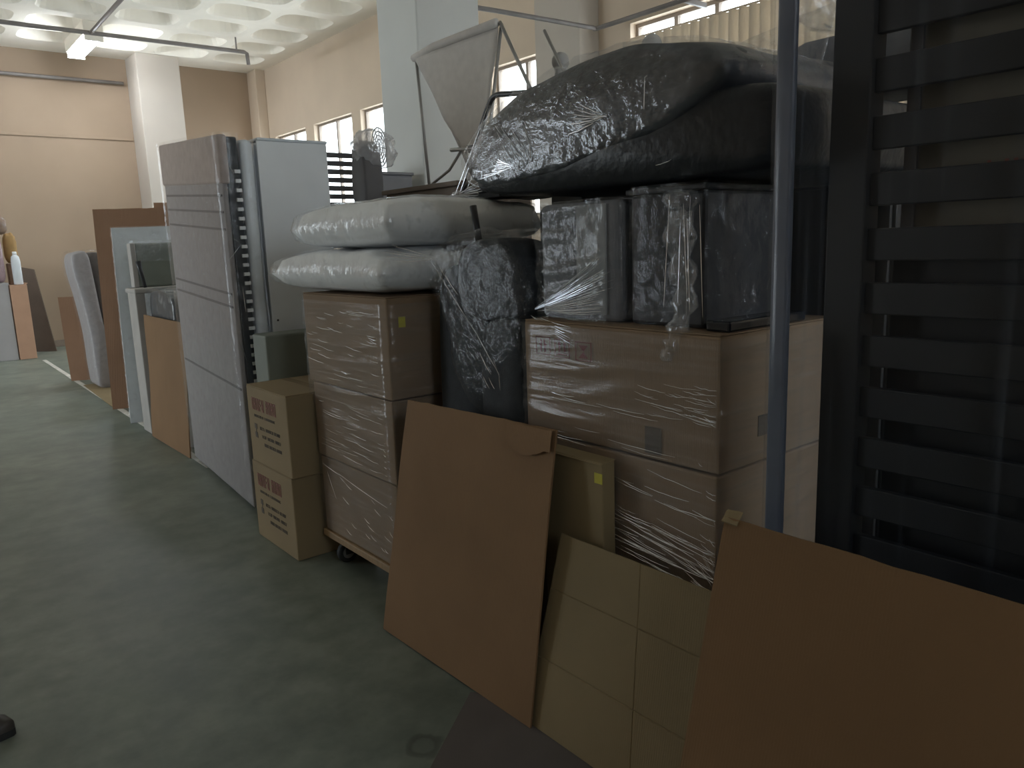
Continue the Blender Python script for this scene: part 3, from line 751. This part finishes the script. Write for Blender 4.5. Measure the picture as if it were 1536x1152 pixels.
segs = [((1.985, 2.53, 2.01), (1.97, 2.78, 1.66)), ((1.985, 2.57, 1.94), (1.97, 2.74, 1.67)), ((1.98, 2.48, 2.02), (1.95, 2.60, 1.80)), ((1.96, 2.42, 1.98), (1.95, 2.66, 1.68))] + fan((1.97, 2.76, 1.66), ((1.95, 2.50, 1.72), (1.95, 2.56, 1.60)), 9, seed=31)
mk('film_creases', creases(segs, 0.0015, 32), m_crease, tf, kind='stuff')
mk('film_knot', ellipsoid((1.98, 2.72, 1.645), (0.05, 0.09, 0.03), 26, 16, 2, lambda d: 1+0.35*noise.noise(d*5)), m_filmbag, tf, True)

# ---- black upholstered chair between the two stacks
bk = thing('black_armchair', (1.75, 2.15, 0), 'black upholstered chair stood on end between the two carton stacks', 'chair')
mk('backrest', loft([(2.43, 0.02), (2.45, 0.5), (2.44, 1.1), (2.41, 1.32), (2.32, 1.38), (2.16, 1.32), (2.11, 1.0), (2.10, 0.4), (2.11, 0.02)], 1.62, 1.80, 10, 0.9), m_char, bk, True)
mk('seat', loft([(2.09, 0.02), (2.10, 0.6), (2.10, 1.10), (2.06, 1.19), (1.95, 1.21), (1.885, 1.15), (1.875, 0.9), (1.88, 0.4), (1.885, 0.02)], 1.56, 1.86, 10, 0.9), m_char, bk, True)
mk('headrest_post', tubes([[(1.70, 2.29, 1.585), (1.70, 2.26, 1.44)]], 0.013), m_darkmetal, bk, True)
mk('headrest', loft([(2.20, 1.20), (2.26, 1.30), (2.24, 1.42), (2.14, 1.465), (2.0, 1.45), (1.91, 1.38), (1.885, 1.28), (1.91, 1.21), (2.05, 1.19)], 1.585, 1.80, 12, 0.75), m_char, bk, True)
mk('stretch_film', loft([(2.30, 1.16), (2.42, 1.34), (2.36, 1.45), (2.14, 1.49), (1.98, 1.475), (1.88, 1.40), (1.862, 1.26), (1.88, 1.0), (2.05, 0.85), (2.25, 0.95)], 1.56, 1.84, 26, 0.85, amp=0.02, freq=14, sub=6), m_filmdark, bk, True)
segs = [((1.55, 2.36, 1.40), (1.55, 2.10, 1.15)), ((1.55, 2.10, 1.15), (1.55, 1.98, 1.02)), ((1.55, 2.30, 1.37), (1.55, 2.2, 1.28))] + fan((1.56, 2.30, 1.40), ((1.46, 2.56, 1.47), (1.46, 2.56, 1.40)), 5, seed=41) + face_streaks(1.55, 1.98, 2.12, 1.0, 1.12, 5, .02, .06, 1.2, 42)
mk('film_creases', creases(segs, 0.0013, 43), m_crease, bk, kind='stuff')

# ---- wrapped bed base of black slats, on end at the front of the row
bb = thing('slatted_bed_base', (1.75, 0.3, 0), 'black slatted bed base standing on end inside clear upright film', 'bed base')
for y0, y1 in ((0.865, 0.955), (-0.62, -0.53)):
    mk('side_rail', box(1.735, 1.80, y0, y1, 0.0, 2.25, 0.004), m_blackwood, bb)
sm = None
for k in range(18):
    z = 0.045+0.1215*k
    if sm is None:
        o = mk('slat', box(1.752, 1.772, -0.53, 0.865, z, z+0.072, 0.003), m_blackwood, bb); sm = o.data; z00 = z
    else:
        o = bpy.data.objects.new('slat', sm); COL.objects.link(o); o.parent = bb; o.location = (0, 0, z-z00)
for z in (0.0, 2.19):
    mk('end_rail', box(1.735, 1.80, -0.53, 0.865, z, z+0.045 if z < 1 else 2.25, 0.003), m_blackwood, bb)
mk('corner_guard', box(1.492, 1.512, 0.905, 0.945, 0.02, 2.24, 0.006), M('blue_grey_edge_strip', (0.105, 0.12, 0.16), 0.3, 0.1, 10), bb, label='blue-grey upright corner strip')
mk('corner_guard', box(1.492, 1.512, -0.64, -0.60, 0.02, 2.24, 0.006), bpy.data.materials['blue_grey_edge_strip'], bb)
mk('stretch_film', wrap(1.49, 1.95, -0.645, 0.962, 0.02, 2.25, 0.02, 0.004, 9, along=24, across=0.6, nz=24, step=0.02), m_filmv, bb, True)
hb = thing('dark_headboard', (1.85, 0.15, 0), 'dark brown board standing behind the black bed slats', 'headboard')
mk('panel', box(1.83, 1.86, -0.56, 0.80, 0.0, 2.1, 0.006), M('dim_brown_board', (0.14, 0.125, 0.095), 0.6, 0.2, 4), hb)
mk('darkening_panel', box(1.818, 1.83, -0.56, 0.835, 0.0, 1.40, 0.003), m_blackwood, hb)  # black sheet added to stand in for the dark behind the lower slats
mk('edge_trim', box(1.8305, 1.864, 0.80, 0.83, 0.0, 2.11, 0.004), M('grey_edge', (0.14, 0.13, 0.13), 0.5, 0.1), hb)
mk('red_print', print_block(1.829, 0.66, 1.545, 0.42, 0.04, (6, 6), 77), m_red, hb, label='faint red lettering strip')

# ---- leaning cardboard sheets in front
s1 = thing('cardboard_sheet', (1.38, 2.05, 0), 'large brown cardboard sheet with a torn corner flap leaning before the dolly stack', 'cardboard', 'cardboard sheets leaning along the row')
mk('board', sheet((1.316, 2.467, 0.006), (1.333, 1.619, 0.006), (1.445, 1.59, 0.917), (1.445, 2.395, 0.895), 0.007, 20, 24, 0.012, 1, 0.006), m_card, s1)
# torn facing near the top right corner
bm = bmesh.new(); n = 22; A = []; B = []
for k in range(n+1):
    t = k/n; y = 1.80-(1.80-1.597)*t
    zt = 0.909+0.006*t; zb = 0.852-0.026*math.sin(math.pi*min(1, t*1.15))+0.006*noise.noise(Vector((t*14, 3, 0)))
    if t < 0.08: zb = 0.858
    def xp(z): return 1.316+0.129*(z/0.91)-0.0125
    A.append((xp(zt), y, zt)); B.append((xp(zb)-0.004, y, zb))
fr = [bm.verts.new(p) for p in A]; bo = [bm.verts.new(p) for p in B]
fr2 = [bm.verts.new((p[0]+0.003, p[1], p[2])) for p in A]; bo2 = [bm.verts.new((p[0]+0.004, p[1], p[2])) for p in B]
for k in range(n):
    bm.faces.new((fr[k], fr[k+1], bo[k+1], bo[k])); bm.faces.new((bo[k], bo[k+1], bo2[k+1], bo2[k])); bm.faces.new((fr2[k], bo2[k], bo2[k+1], fr2[k+1]))
mk('torn_flap', bm, m_card, s1)
s2 = thing('cardboard_sheet', (1.39, 1.3, 0), 'pale kraft cardboard sheet scored into panels leaning on the large cartons', 'cardboard', 'cardboard sheets leaning along the row')
mk('board', sheet((1.349, 1.66, 0.006), (1.349, 0.90, 0.006), (1.455, 1.045, 0.602), (1.455, 1.59, 0.602), 0.006, 14, 18, 0.004, 2, 0.0, (('v', 0.72), ('v', 0.36), ('u', 0.56))), m_card2, s2)
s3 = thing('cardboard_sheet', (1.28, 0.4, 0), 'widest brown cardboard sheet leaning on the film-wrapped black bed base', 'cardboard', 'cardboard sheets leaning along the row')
mk('board', sheet((1.178, 0.99, 0.006), (1.178, -0.25, 0.006), (1.40, -0.25, 0.826), (1.40, 0.985, 0.828), 0.008, 20, 18, 0.010, 3, 0.004), cardboard('shaded_brown_cardboard', (0.205, 0.118, 0.058)), s3)  # same brown board, darkened in its colour for the light falloff
mk('folded_tab', sheet((1.386, 0.985, 0.822), (1.386, 0.945, 0.820), (1.425, 0.955, 0.838), (1.425, 0.995, 0.836), 0.003, 4, 4, 0.004), m_card2, s3)
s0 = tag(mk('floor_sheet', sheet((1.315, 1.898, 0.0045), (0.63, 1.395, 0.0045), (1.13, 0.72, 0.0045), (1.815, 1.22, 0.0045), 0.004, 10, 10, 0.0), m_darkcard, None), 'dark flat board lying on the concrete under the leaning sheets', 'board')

# ---- tall wrapped block: bed base, mattress, cabinet
wb = thing('wrapped_bed_base', (1.55, 4.85, 0), 'tall upholstered taupe bed base standing on edge in clear film', 'bed base')
def skew(bm):   # the block stands slightly turned along the row
    for v in bm.verts:
        v.co.x += 0.079*(v.co.y-4.12); v.co.z *= 1+0.038*(v.co.y-4.12)
    return bm
mk('upholstery', skew(box(1.455, 1.485, 4.14, 5.55, 0.03, 2.03, 0.012)), m_taupe2, wb, True)
mk('top_band', skew(box(1.447, 1.50, 4.13, 5.57, 1.80, 2.05, 0.015, 3)), m_taupe, wb, True)
for k, z in enumerate((1.735, 1.65, 1.56, 1.22, 1.15, 0.70)):
    mk('stitched_seam', skew(box(1.4515, 1.4545, 4.16, 5.5, z, z+0.012)), m_seam, wb)
mk('dark_frame', skew(box(1.485, 1.55, 4.135, 5.54, 0.03, 2.04, 0.008)), m_char, wb)
sm = None
for k in range(30):
    z = 0.45+0.0485*k
    if sm is None:
        o = mk('slat_end', box(1.522, 1.552, 4.122, 4.136, z, z+0.018), m_panelgrey, wb); sm = o.data; z00 = z
    else:
        o = bpy.data.objects.new('slat_end', sm); COL.objects.link(o); o.parent = wb; o.location = (0, 0, z-z00)
mk('stretch_film', skew(wrap(1.435, 1.56, 4.115, 5.585, 0.0, 2.06, 0.03, 0.02, 12, along=5, across=7)), m_filmclear, wb, True)
segs = []
rnd = random.Random(5)
for k in range(12):
    z = rnd.uniform(0.05, 2.0); segs.append(((1.44+rnd.uniform(0, .08), 4.108, z), (1.44+rnd.uniform(0, .08), 4.106, z-rnd.uniform(.03, .14))))
mk('film_creases', creases(segs, 0.0014, 51), m_crease, wb, kind='stuff')
wm = thing('white_mattress', (1.6, 4.8, 0), 'slim white mattress standing upright between the taupe base and white cabinet', 'mattress')
mk('body', skew(box(1.562, 1.635, 4.13, 5.5, 0.0, 2.03, 0.03, 4)), m_foam, wm, True)
mk('stretch_film', skew(wrap(1.556, 1.641, 4.122, 5.51, 0.0, 2.035, 0.02, 0.014, 14, along=4, across=9)), m_filmclear, wm, True)
wc = thing('white_cabinet', (1.85, 4.6, 0), 'tall plain white cabinet panel wrapped in film behind the printed cartons', 'cabinet')
mk('body', box(1.665, 2.06, 4.15, 4.33, 0.0, 2.025, 0.008), m_panelgrey, wc)
mk('front_panel', box(1.658, 2.062, 4.138, 4.15, 0.01, 2.03, 0.004), m_panelgrey, wc)
mk('top_edge', box(1.66, 2.066, 4.132, 4.33, 2.03, 2.045, 0.005), m_foam, wc)
mk('screw_cap', ellipsoid((1.69, 4.136, 1.07), (0.006, 0.003, 0.006), 10, 6), m_darkmetal, wc)
gp = tag(mk('grey_box_lid', box(1.50, 1.83, 3.86, 4.04, 0.0, 1.02, 0.01), m_greengrey, None), 'grey-green slab standing behind the printed moving cartons', 'panel')

# ---- sheets and wrapped goods further along
s8 = tag(mk('cardboard_sheet', sheet((1.548, 6.58, 0.005), (1.553, 5.62, 0.005), (1.615, 5.66, 0.97), (1.605, 6.62, 0.985), 0.008, 10, 14, 0.012, 5), m_card), 'brown cardboard sheet beside the taupe bed base, before the wrapped pale machine', 'cardboard', 'cardboard sheets leaning along the row')
ap = thing('wrapped_machine', (1.8, 6.6, 0), 'pale exercise machine with a dark lever, wrapped in shiny film', 'machine')
mk('upright', box(1.565, 1.64, 6.66, 6.9, 0.0, 1.17, 0.01), m_offwhite, ap)
mk('shelf', box(1.56, 1.95, 6.64, 6.95, 1.15, 1.19, 0.012), m_offwhite, ap)
mk('screen_panel', box(1.66, 2.06, 6.90, 6.99, 1.19, 1.55, 0.015), m_greengrey, ap)
mk('panel_frame', box(1.625, 1.665, 6.89, 7.0, 1.19, 1.55, 0.008), m_offwhite, ap)
mk('lever', tubes([[(1.652, 6.80, 1.405), (1.66, 6.80, 1.34), (1.682, 6.79, 1.19)]], [0.024, 0.017, 0.014]), m_darkmetal, ap, True)
mk('motor_cover', loft([(6.64, 0.93), (6.66, 1.1), (6.55, 1.17), (6.2, 1.165), (5.98, 1.10), (5.95, 0.98), (6.0, 0.90), (6.4, 0.88)], 1.66, 1.98, 10, 0.85), m_char, ap, True)
mk('lower_body', box(1.66, 1.98, 5.95, 6.63, 0.0, 0.93, 0.01), m_white, ap)
mk('stretch_film', loft([(6.67, 0.9), (6.69, 1.12), (6.56, 1.19), (6.2, 1.19), (5.95, 1.12), (5.93, 0.98), (5.97, 0.88), (6.4, 0.86)], 1.64, 2.0, 24, 0.9, amp=0.02, freq=16, sub=6), m_filmbag, ap, True)
mk('stretch_film', wrap(1.645, 2.07, 6.885, 7.005, 1.4, 1.57, 0.02, 0.012, 21, top=True, along=9, across=12), m_filmbag, ap, True)
wpn = thing('wrapped_white_panel', (1.85, 7.25, 0), 'white board wrapped in clear film, leaning before the tall brown sheet', 'panel')
mk('board', sheet((1.545, 7.25, 0.002), (2.12, 7.16, 0.002), (2.16, 7.34, 1.70), (1.61, 7.38, 1.69), 0.03, 8, 12, 0.004), m_foam, wpn)
mk('stretch_film', sheet((1.535, 7.235, 0.002), (2.13, 7.145, 0.002), (2.17, 7.33, 1.71), (1.60, 7.37, 1.70), 0.05, 20, 30, 0.012, 4), m_filmclear, wpn, True)
s4 = tag(mk('cardboard_sheet', sheet((1.572, 8.05, 0.004), (2.2, 7.84, 0.004), (2.26, 7.95, 1.895), (1.632, 8.12, 1.885), 0.010, 10, 16, 0.02, 7, 0.006), m_cardred), 'tallest red-brown cardboard sheet standing behind the white wrapped board', 'cardboard', 'cardboard sheets leaning along the row')
s5 = tag(mk('cardboard_sheet', sheet((2.26, 8.55, 0.004), (2.8, 8.4, 0.004), (2.84, 8.6, 1.99), (2.33, 8.7, 1.985), 0.010, 8, 12, 0.02, 9), m_cardred), 'cardboard sheet set back behind the tallest red-brown sheet, only its corner showing', 'cardboard', 'cardboard sheets leaning along the row')
lc = thing('wrapped_lounge_chair', (1.85, 9.7, 0), 'grey-taupe upholstered chair stood on end in shiny film', 'chair')
def lean(bm, y0, y1, k=-0.085, z0=0.0):
    for v in bm.verts: v.co.x += k*(v.co.z-z0)
    return bm
def xloft(profile, y0, y1, **kw):   # outline in (x,z) carried along y
    bm = loft(profile, y0, y1, **kw)
    for v in bm.verts: v.co.x, v.co.y = v.co.y, v.co.x
    bmesh.ops.recalc_face_normals(bm, faces=bm.faces); return bm
mk('shell', xloft([(1.78, 0.005), (1.74, 0.15), (1.73, 0.6), (1.69, 1.0), (1.645, 1.3), (1.65, 1.47), (1.72, 1.51), (1.80, 1.49), (1.83, 1.2), (1.86, 0.8), (1.90, 0.55), (2.05, 0.45), (2.1, 0.2), (2.05, 0.005)], 9.45, 9.95, n=10, edge=0.9, sub=4), m_taupe2, lc, True)
mk('seat_cushion', xloft([(1.80, 1.48), (1.84, 1.2), (1.88, 0.8), (1.92, 0.6), (2.0, 0.56), (2.12, 0.62), (2.14, 1.0), (2.12, 1.4), (2.05, 1.48)], 9.5, 9.92, n=10, edge=0.92, sub=3), m_dusk, lc, True)
mk('base_bar', box(1.87, 2.02, 9.43, 9.46, 0.545, 0.565, 0.004), m_foam, lc)
mk('stretch_film', xloft([(1.77, 0.0), (1.725, 0.15), (1.715, 0.6), (1.675, 1.0), (1.63, 1.3), (1.635, 1.49), (1.72, 1.53), (2.06, 1.51), (2.15, 1.4), (2.17, 0.8), (2.12, 0.2), (2.06, 0.0)], 9.42, 9.97, n=16, edge=0.95, sub=5, amp=0.012, freq=9), m_filmclear, lc, True)
s9 = tag(mk('cardboard_sheet', sheet((1.62, 10.36, 0.004), (2.2, 10.1, 0.004), (2.2, 10.2, 0.99), (1.605, 10.42, 1.0), 0.010, 8, 12, 0.03, 11), m_cardred), 'low red-brown cardboard sheet behind the upended taupe chair', 'cardboard', 'cardboard sheets leaning along the row')
cf = tag(mk('floor_sheet', sheet((1.66, 9.9, 0.0055), (1.60, 8.2, 0.0055), (2.3, 8.2, 0.0055), (2.3, 9.9, 0.0055), 0.004, 6, 6, 0), m_card2), 'flattened kraft cardboard on the floor under the upended taupe chair', 'cardboard')

# ---- far group by the end wall
fb1 = thing('grey_carton', (1.3, 13.5, 0), 'pale grey box near the end wall beside a slim brown carton', 'box')
mk('body', box(1.05, 1.452, 13.3, 13.75, 0, 1.11, 0.008), m_palebox, fb1); mk('lid', box(1.045, 1.456, 13.295, 13.755, 1.09, 1.125, 0.004), m_palebox, fb1)
fb2 = thing('slim_carton', (1.56, 13.4, 0), 'tall slim orange-brown carton beside the pale grey box', 'box')
mk('body', box(1.462, 1.68, 13.28, 13.7, 0, 1.085, 0.006), M('orange_carton', (0.50, 0.30, 0.20), 0.7, 0.06), fb2)
mk('flap', box(1.465, 1.678, 13.282, 13.69, 1.085, 1.09, 0.001, 1), bpy.data.materials['orange_carton'], fb2)
mk('flap', rot(box(1.66, 1.70, 13.282, 13.69, 1.088, 1.092, 0.001, 1), math.radians(-30), 'Y', (1.66, 13.4, 1.09)), bpy.data.materials['orange_carton'], fb2)
pb = thing('pink_bag', (1.37, 13.45, 1.126), 'dusky pink bag in clear film standing on the pale grey box', 'bag')
mk('body', ellipsoid((1.36, 13.45, 1.47), (0.09, 0.12, 0.335), 20, 14, 4.5, lambda d: 1+0.05*noise.noise(d*3)), m_bag, pb, True)
mk('stretch_film', ellipsoid((1.36, 13.45, 1.475), (0.10, 0.13, 0.345), 28, 18, 4, lambda d: 1+0.06*noise.noise(d*5)), m_filmclear, pb, True)
bs = tag(mk('brown_block', box(1.50, 1.655, 13.52, 13.69, 1.093, 1.40, 0.01), m_brown), 'small brown box under the ochre bundle', 'box')
oc = tag(mk('ochre_bundle', ellipsoid((1.575, 13.60, 1.62), (0.085, 0.085, 0.215), 20, 14, 3.2, lambda d: 1+0.14*noise.noise(d*4)), m_ochre, None, True), 'ochre cloth bundle between the pink bag and the white bottle', 'bundle')
bg = thing('brown_sack', (1.42, 13.47, 1.825), 'brown sack with knotted top resting on the pink bag', 'sack')
mk('body', ellipsoid((1.43, 13.47, 1.945), (0.125, 0.11, 0.125), 20, 12, 3.0, lambda d: 1+0.12*noise.noise(d*4)), m_brown, bg, True)
mk('knot', ellipsoid((1.40, 13.47, 2.105), (0.075, 0.06, 0.045), 14, 10, 2.6, lambda d: 1+0.3*noise.noise(d*4)), m_brown, bg, True)
mk('stretch_film', ellipsoid((1.43, 13.47, 1.95), (0.14, 0.12, 0.13), 24, 16, 3.0, lambda d: 1+0.1*noise.noise(d*5)), m_filmclear, bg, True)
bt = thing('white_bottle', (1.63, 13.38, 1.092), 'white plastic bottle standing on the slim brown carton', 'bottle')
def lathe(prof, c, n=18):
    bm = bmesh.new(); rr = [[bm.verts.new((c[0]+r*math.cos(2*math.pi*k/n), c[1]+r*math.sin(2*math.pi*k/n), c[2]+z)) for k in range(n)] for r, z in prof]
    for a, b in zip(rr, rr[1:]):
        for k in range(n): bm.faces.new((a[k], a[(k+1) % n], b[(k+1) % n], b[k]))
    bm.faces.new(rr[0][::-1]); bm.faces.new(rr[-1]); return bm
mk('body', lathe([(0.055, 0), (0.06, 0.01), (0.06, 0.34), (0.05, 0.40), (0.025, 0.43)], (1.593, 13.38, 1.092)), m_foam, bt, True)
mk('cap', lathe([(0.028, 0.43), (0.028, 0.47), (0.02, 0.475)], (1.593, 13.38, 1.092)), m_white, bt, True)
db = tag(mk('leaning_board', sheet((1.60, 14.30, 0.004), (2.04, 13.98, 0.004), (1.93, 14.30, 1.29), (1.60, 14.5, 1.38), 0.02, 6, 10, 0), M('dark_brown_board', (0.12, 0.085, 0.065), 0.7, 0.1)), 'dark brown board leaning behind the slim carton by the end wall', 'board')

# ---- behind the row: upturned folding chair, cabinet, finial posts, slatted crate, fan
cb = thing('brown_cabinet', (2.6, 3.7, 0), 'plain brown cabinet standing behind the cushions, below the canvas seat', 'cabinet')
mk('body', box(2.36, 2.85, 3.30, 4.02, 0, 1.745, 0.006), M('brown_board', (0.13, 0.095, 0.07), 0.6, 0.1), cb)
mk('top', box(2.34, 2.87, 3.28, 4.04, 1.745, 1.77, 0.004), bpy.data.materials['brown_board'], cb)
fc = thing('folding_chair', (2.6, 3.6, 1.771), 'upturned folding chair with grey canvas sling and thin metal tubes', 'chair')
X = 2.62
mk('canvas', sheet((X, 3.60, 1.965), (X, 3.41, 1.95), (X-0.02, 3.24, 2.53), (X-0.02, 4.0, 2.53), 0.005, 12, 16, 0.03, 2), m_canvas, fc, True)
mk('canvas_hem', tubes([[(X-0.02, 4.02, 2.525), (X-0.03, 3.8, 2.542), (X-0.02, 3.24, 2.545)]], 0.022, 10), m_canvas, fc, True)
for off in (0.0, 0.3):
    mk('tube_leg', tubes([[(X+off, 4.03, 2.555), (X+off, 3.955, 1.785)]], 0.009), m_metal, fc, True)
    mk('tube_leg', tubes([[(X+off, 3.235, 2.55), (X+off, 3.0, 2.17), (X+off, 2.95, 2.10)]], 0.009), m_metal, fc, True)
mk('seat_tube', tubes([[(X+0.01, 4.02, 2.54), (X+0.01, 3.62, 1.96), (X+0.01, 3.52, 1.80)]], 0.009), m_metal, fc, True)
mk('seat_tube', tubes([[(X+0.01, 3.235, 2.545), (X+0.01, 3.39, 1.95), (X+0.01, 3.42, 1.79)]], 0.009), m_metal, fc, True)
mk('foot_tube', tubes([[(X, 3.955, 1.785), (X, 3.72, 1.79), (X, 3.42, 1.79)]], 0.009), m_metal, fc, True)
mk('brace', tubes([[(X, 3.94, 1.80), (X, 3.74, 1.87), (X, 3.62, 1.96)]], 0.008), m_metal, fc, True)
mk('cross_bar', tubes([[(X-0.01, 3.70, 1.975), (X-0.01, 3.38, 1.955)]], 0.011), m_metal, fc, True)
mk('hinge', box(X-0.02, X+0.02, 3.49, 3.53, 1.94, 1.98, 0.005), m_darkmetal, fc)
hd = thing('finial_bedstead', (3.0, 2.9, 0), 'pale bedstead with ball finials on its two posts behind the sofa', 'bedstead')
m_pale = M('pale_painted_wood', (0.42, 0.41, 0.40), 0.5, 0.06)
for y, z in ((3.20, 2.41), (2.565, 2.365)):
    po = mk('post', tubes([[(3.0, y, 0), (3.0, y, z-0.07)]], 0.022, 10), m_pale, hd, True)
    mk('finial', ellipsoid((3.0, y, z-0.015), (0.048, 0.048, 0.05), 16, 12), m_pale, po, True)
    mk('finial_neck', lathe([(0.035, 0), (0.03, 0.015), (0.035, 0.03)], (3.0, y, z-0.085)), m_pale, po, True)
mk('rail', box(2.985, 3.015, 2.58, 3.185, 1.95, 2.1, 0.005), m_pale, hd); mk('rail', box(2.985, 3.015, 2.58, 3.185, 0.3, 0.9, 0.005), m_pale, hd)
cr = thing('slatted_crate', (2.6, 5.1, 0), 'dark slatted frame standing behind the white cabinet against the windows', 'frame')
for x in (2.36, 2.70):
    mk('post', box(x, x+0.03, 5.0, 5.04, 0, 2.13, 0.003), m_hazemetal, cr)
sm = None
for k in range(22):
    z = 0.9+0.0555*k
    if sm is None:
        o = mk('slat', box(2.39, 2.70, 5.005, 5.02, z, z+0.034, 0.002, 1), m_hazemetal, cr); sm = o.data; z00 = z
    else:
        o = bpy.data.objects.new('slat', sm); COL.objects.link(o); o.parent = cr; o.location = (0, 0, z-z00)
pf = thing('wrapped_pedestal_fan', (2.64, 4.72, 0), 'pedestal fan with its round head bagged in clear film, before the windows', 'fan')
mk('base', lathe([(0.18, 0), (0.18, 0.03), (0.05, 0.06)], (2.64, 4.72, 0)), m_hazemetal, pf, True)
mk('pole', tubes([[(2.64, 4.72, 0.05), (2.64, 4.72, 1.75)]], 0.045, 12), m_hazemetal, pf, True)
mk('motor', loft([(4.64, 1.72), (4.62, 1.95), (4.66, 2.11), (4.74, 2.14), (4.80, 2.0), (4.80, 1.75)], 2.56, 2.70, 10, 0.8), m_hazemetal, pf, True)
hdp = Vector((2.73, 4.70, 2.11))
bm = bmesh.new()
for r in (0.125, 0.10, 0.075, 0.05):
    ring = [hdp+Vector((0.25*r*math.cos(t)*0, r*math.cos(t)*0.5, r*math.sin(t))) + Vector((r*math.cos(t)*0.75, 0, 0)) for t in [2*math.pi*k/24 for k in range(25)]]
    tube(bm, ring, 0.004, 5, False)
for k in range(12):
    t = 2*math.pi*k/12; tube(bm, [hdp, hdp+Vector((0.125*math.cos(t)*0.75, 0.125*math.cos(t)*0.5, 0.125*math.sin(t)))], 0.003, 4)
mk('grille', bm, m_metal, pf, True)
mk('stretch_film', ellipsoid((2.68, 4.70, 2.09), (0.15, 0.12, 0.13), 36, 24, 2.2, lambda d: 1+0.22*noise.noise(d*3.3)), m_filmcloud, pf, True)
gc = thing('grey_cabinet', (2.9, 4.7, 0), 'narrow grey cabinet standing against the concrete column', 'cabinet')
mk('body', box(2.82, 3.12, 4.93, 5.25, 0, 1.955, 0.006), M('mid_grey_board', (0.24, 0.24, 0.26), 0.6, 0.06), gc)
mk('top', box(2.81, 3.13, 4.92, 5.26, 1.955, 1.975, 0.004), bpy.data.materials['mid_grey_board'], gc)
mk('door', box(2.83, 3.11, 4.918, 4.93, 0.05, 1.94, 0.003), bpy.data.materials['mid_grey_board'], gc)

# ---- shoe at the edge of the aisle
sh = thing('shoe', (0.0, 2.75, 0), 'dark brown leather shoe on the concrete floor of the aisle', 'shoe')
d = Vector((0.80, -0.60, 0)); n_ = Vector((0.60, 0.80, 0)); o_ = Vector((-0.10, 2.85, 0))
def shoe_ring(t, z, k=1.0):
    w = 0.036+0.012*math.sin(math.pi*min(1, t*1.0)*0.9+0.3)
    return w*k
bm = bmesh.new(); rings = []
for i in range(15):
    t = i/14; w = (0.033+0.014*math.sin(math.pi*(t*0.75+0.12)))*(1-max(0, (t-0.82)/0.18)**2.2*0.85)*(1-max(0, (0.1-t)/0.1)**2*0.5)
    rings.append((t, w))
def slab(z0, z1, k):
    bm = bmesh.new(); lo = []; hi = []
    for s in (1, -1):
        seq = rings if s == 1 else rings[::-1]
        for t, w in seq:
            p = o_+d*(0.29*t)+n_*(s*w*k); lo.append(bm.verts.new(p+Vector((0, 0, z0)))); hi.append(bm.verts.new(p+Vector((0, 0, z1))))
    L = len(lo)
    for i in range(L): bm.faces.new((lo[i], lo[(i+1) % L], hi[(i+1) % L], hi[i]))
    bm.faces.new(lo[::-1]); bm.faces.new(hi); bmesh.ops.recalc_face_normals(bm, faces=bm.faces); return bm
mk('sole', slab(0.0, 0.022, 1.06), m_rubber, sh)
bm = bmesh.new(); R = []
for t, w in rings:
    h = 0.05+0.06*max(0, 1-t/0.55)**0.8 if t < 0.55 else 0.05-0.012*((t-0.55)/0.45)
    if t > 0.9: h *= 0.8
    row = []
    for k in range(9):
        a = math.pi*k/8; row.append(bm.verts.new(o_+d*(0.29*t)+n_*(math.cos(a)*w)+Vector((0, 0, 0.02+h*math.sin(a)**0.7))))
    R.append(row)
for a, b in zip(R, R[1:]):
    for k in range(8): bm.faces.new((a[k], a[k+1], b[k+1], b[k]))
bm.faces.new(R[0]); bm.faces.new(R[-1][::-1]); bmesh.ops.recalc_face_normals(bm, faces=bm.faces)
mk('upper', bm, M('dark_shoe_leather', (0.05, 0.042, 0.036), 0.45, 0.15), sh, True)
for k in range(4):
    t = 0.42+0.07*k; p = o_+d*(0.29*t); z = 0.02+(0.05+0.06*max(0, 1-t/0.55)**0.8 if t < 0.55 else 0.05)+0.002
    mk('lace', tubes([[p+n_*0.018+Vector((0, 0, z-0.004)), p+Vector((0, 0, z+0.001)), p-n_*0.018+Vector((0, 0, z-0.004))]], 0.0025, 6), m_rubber, sh)
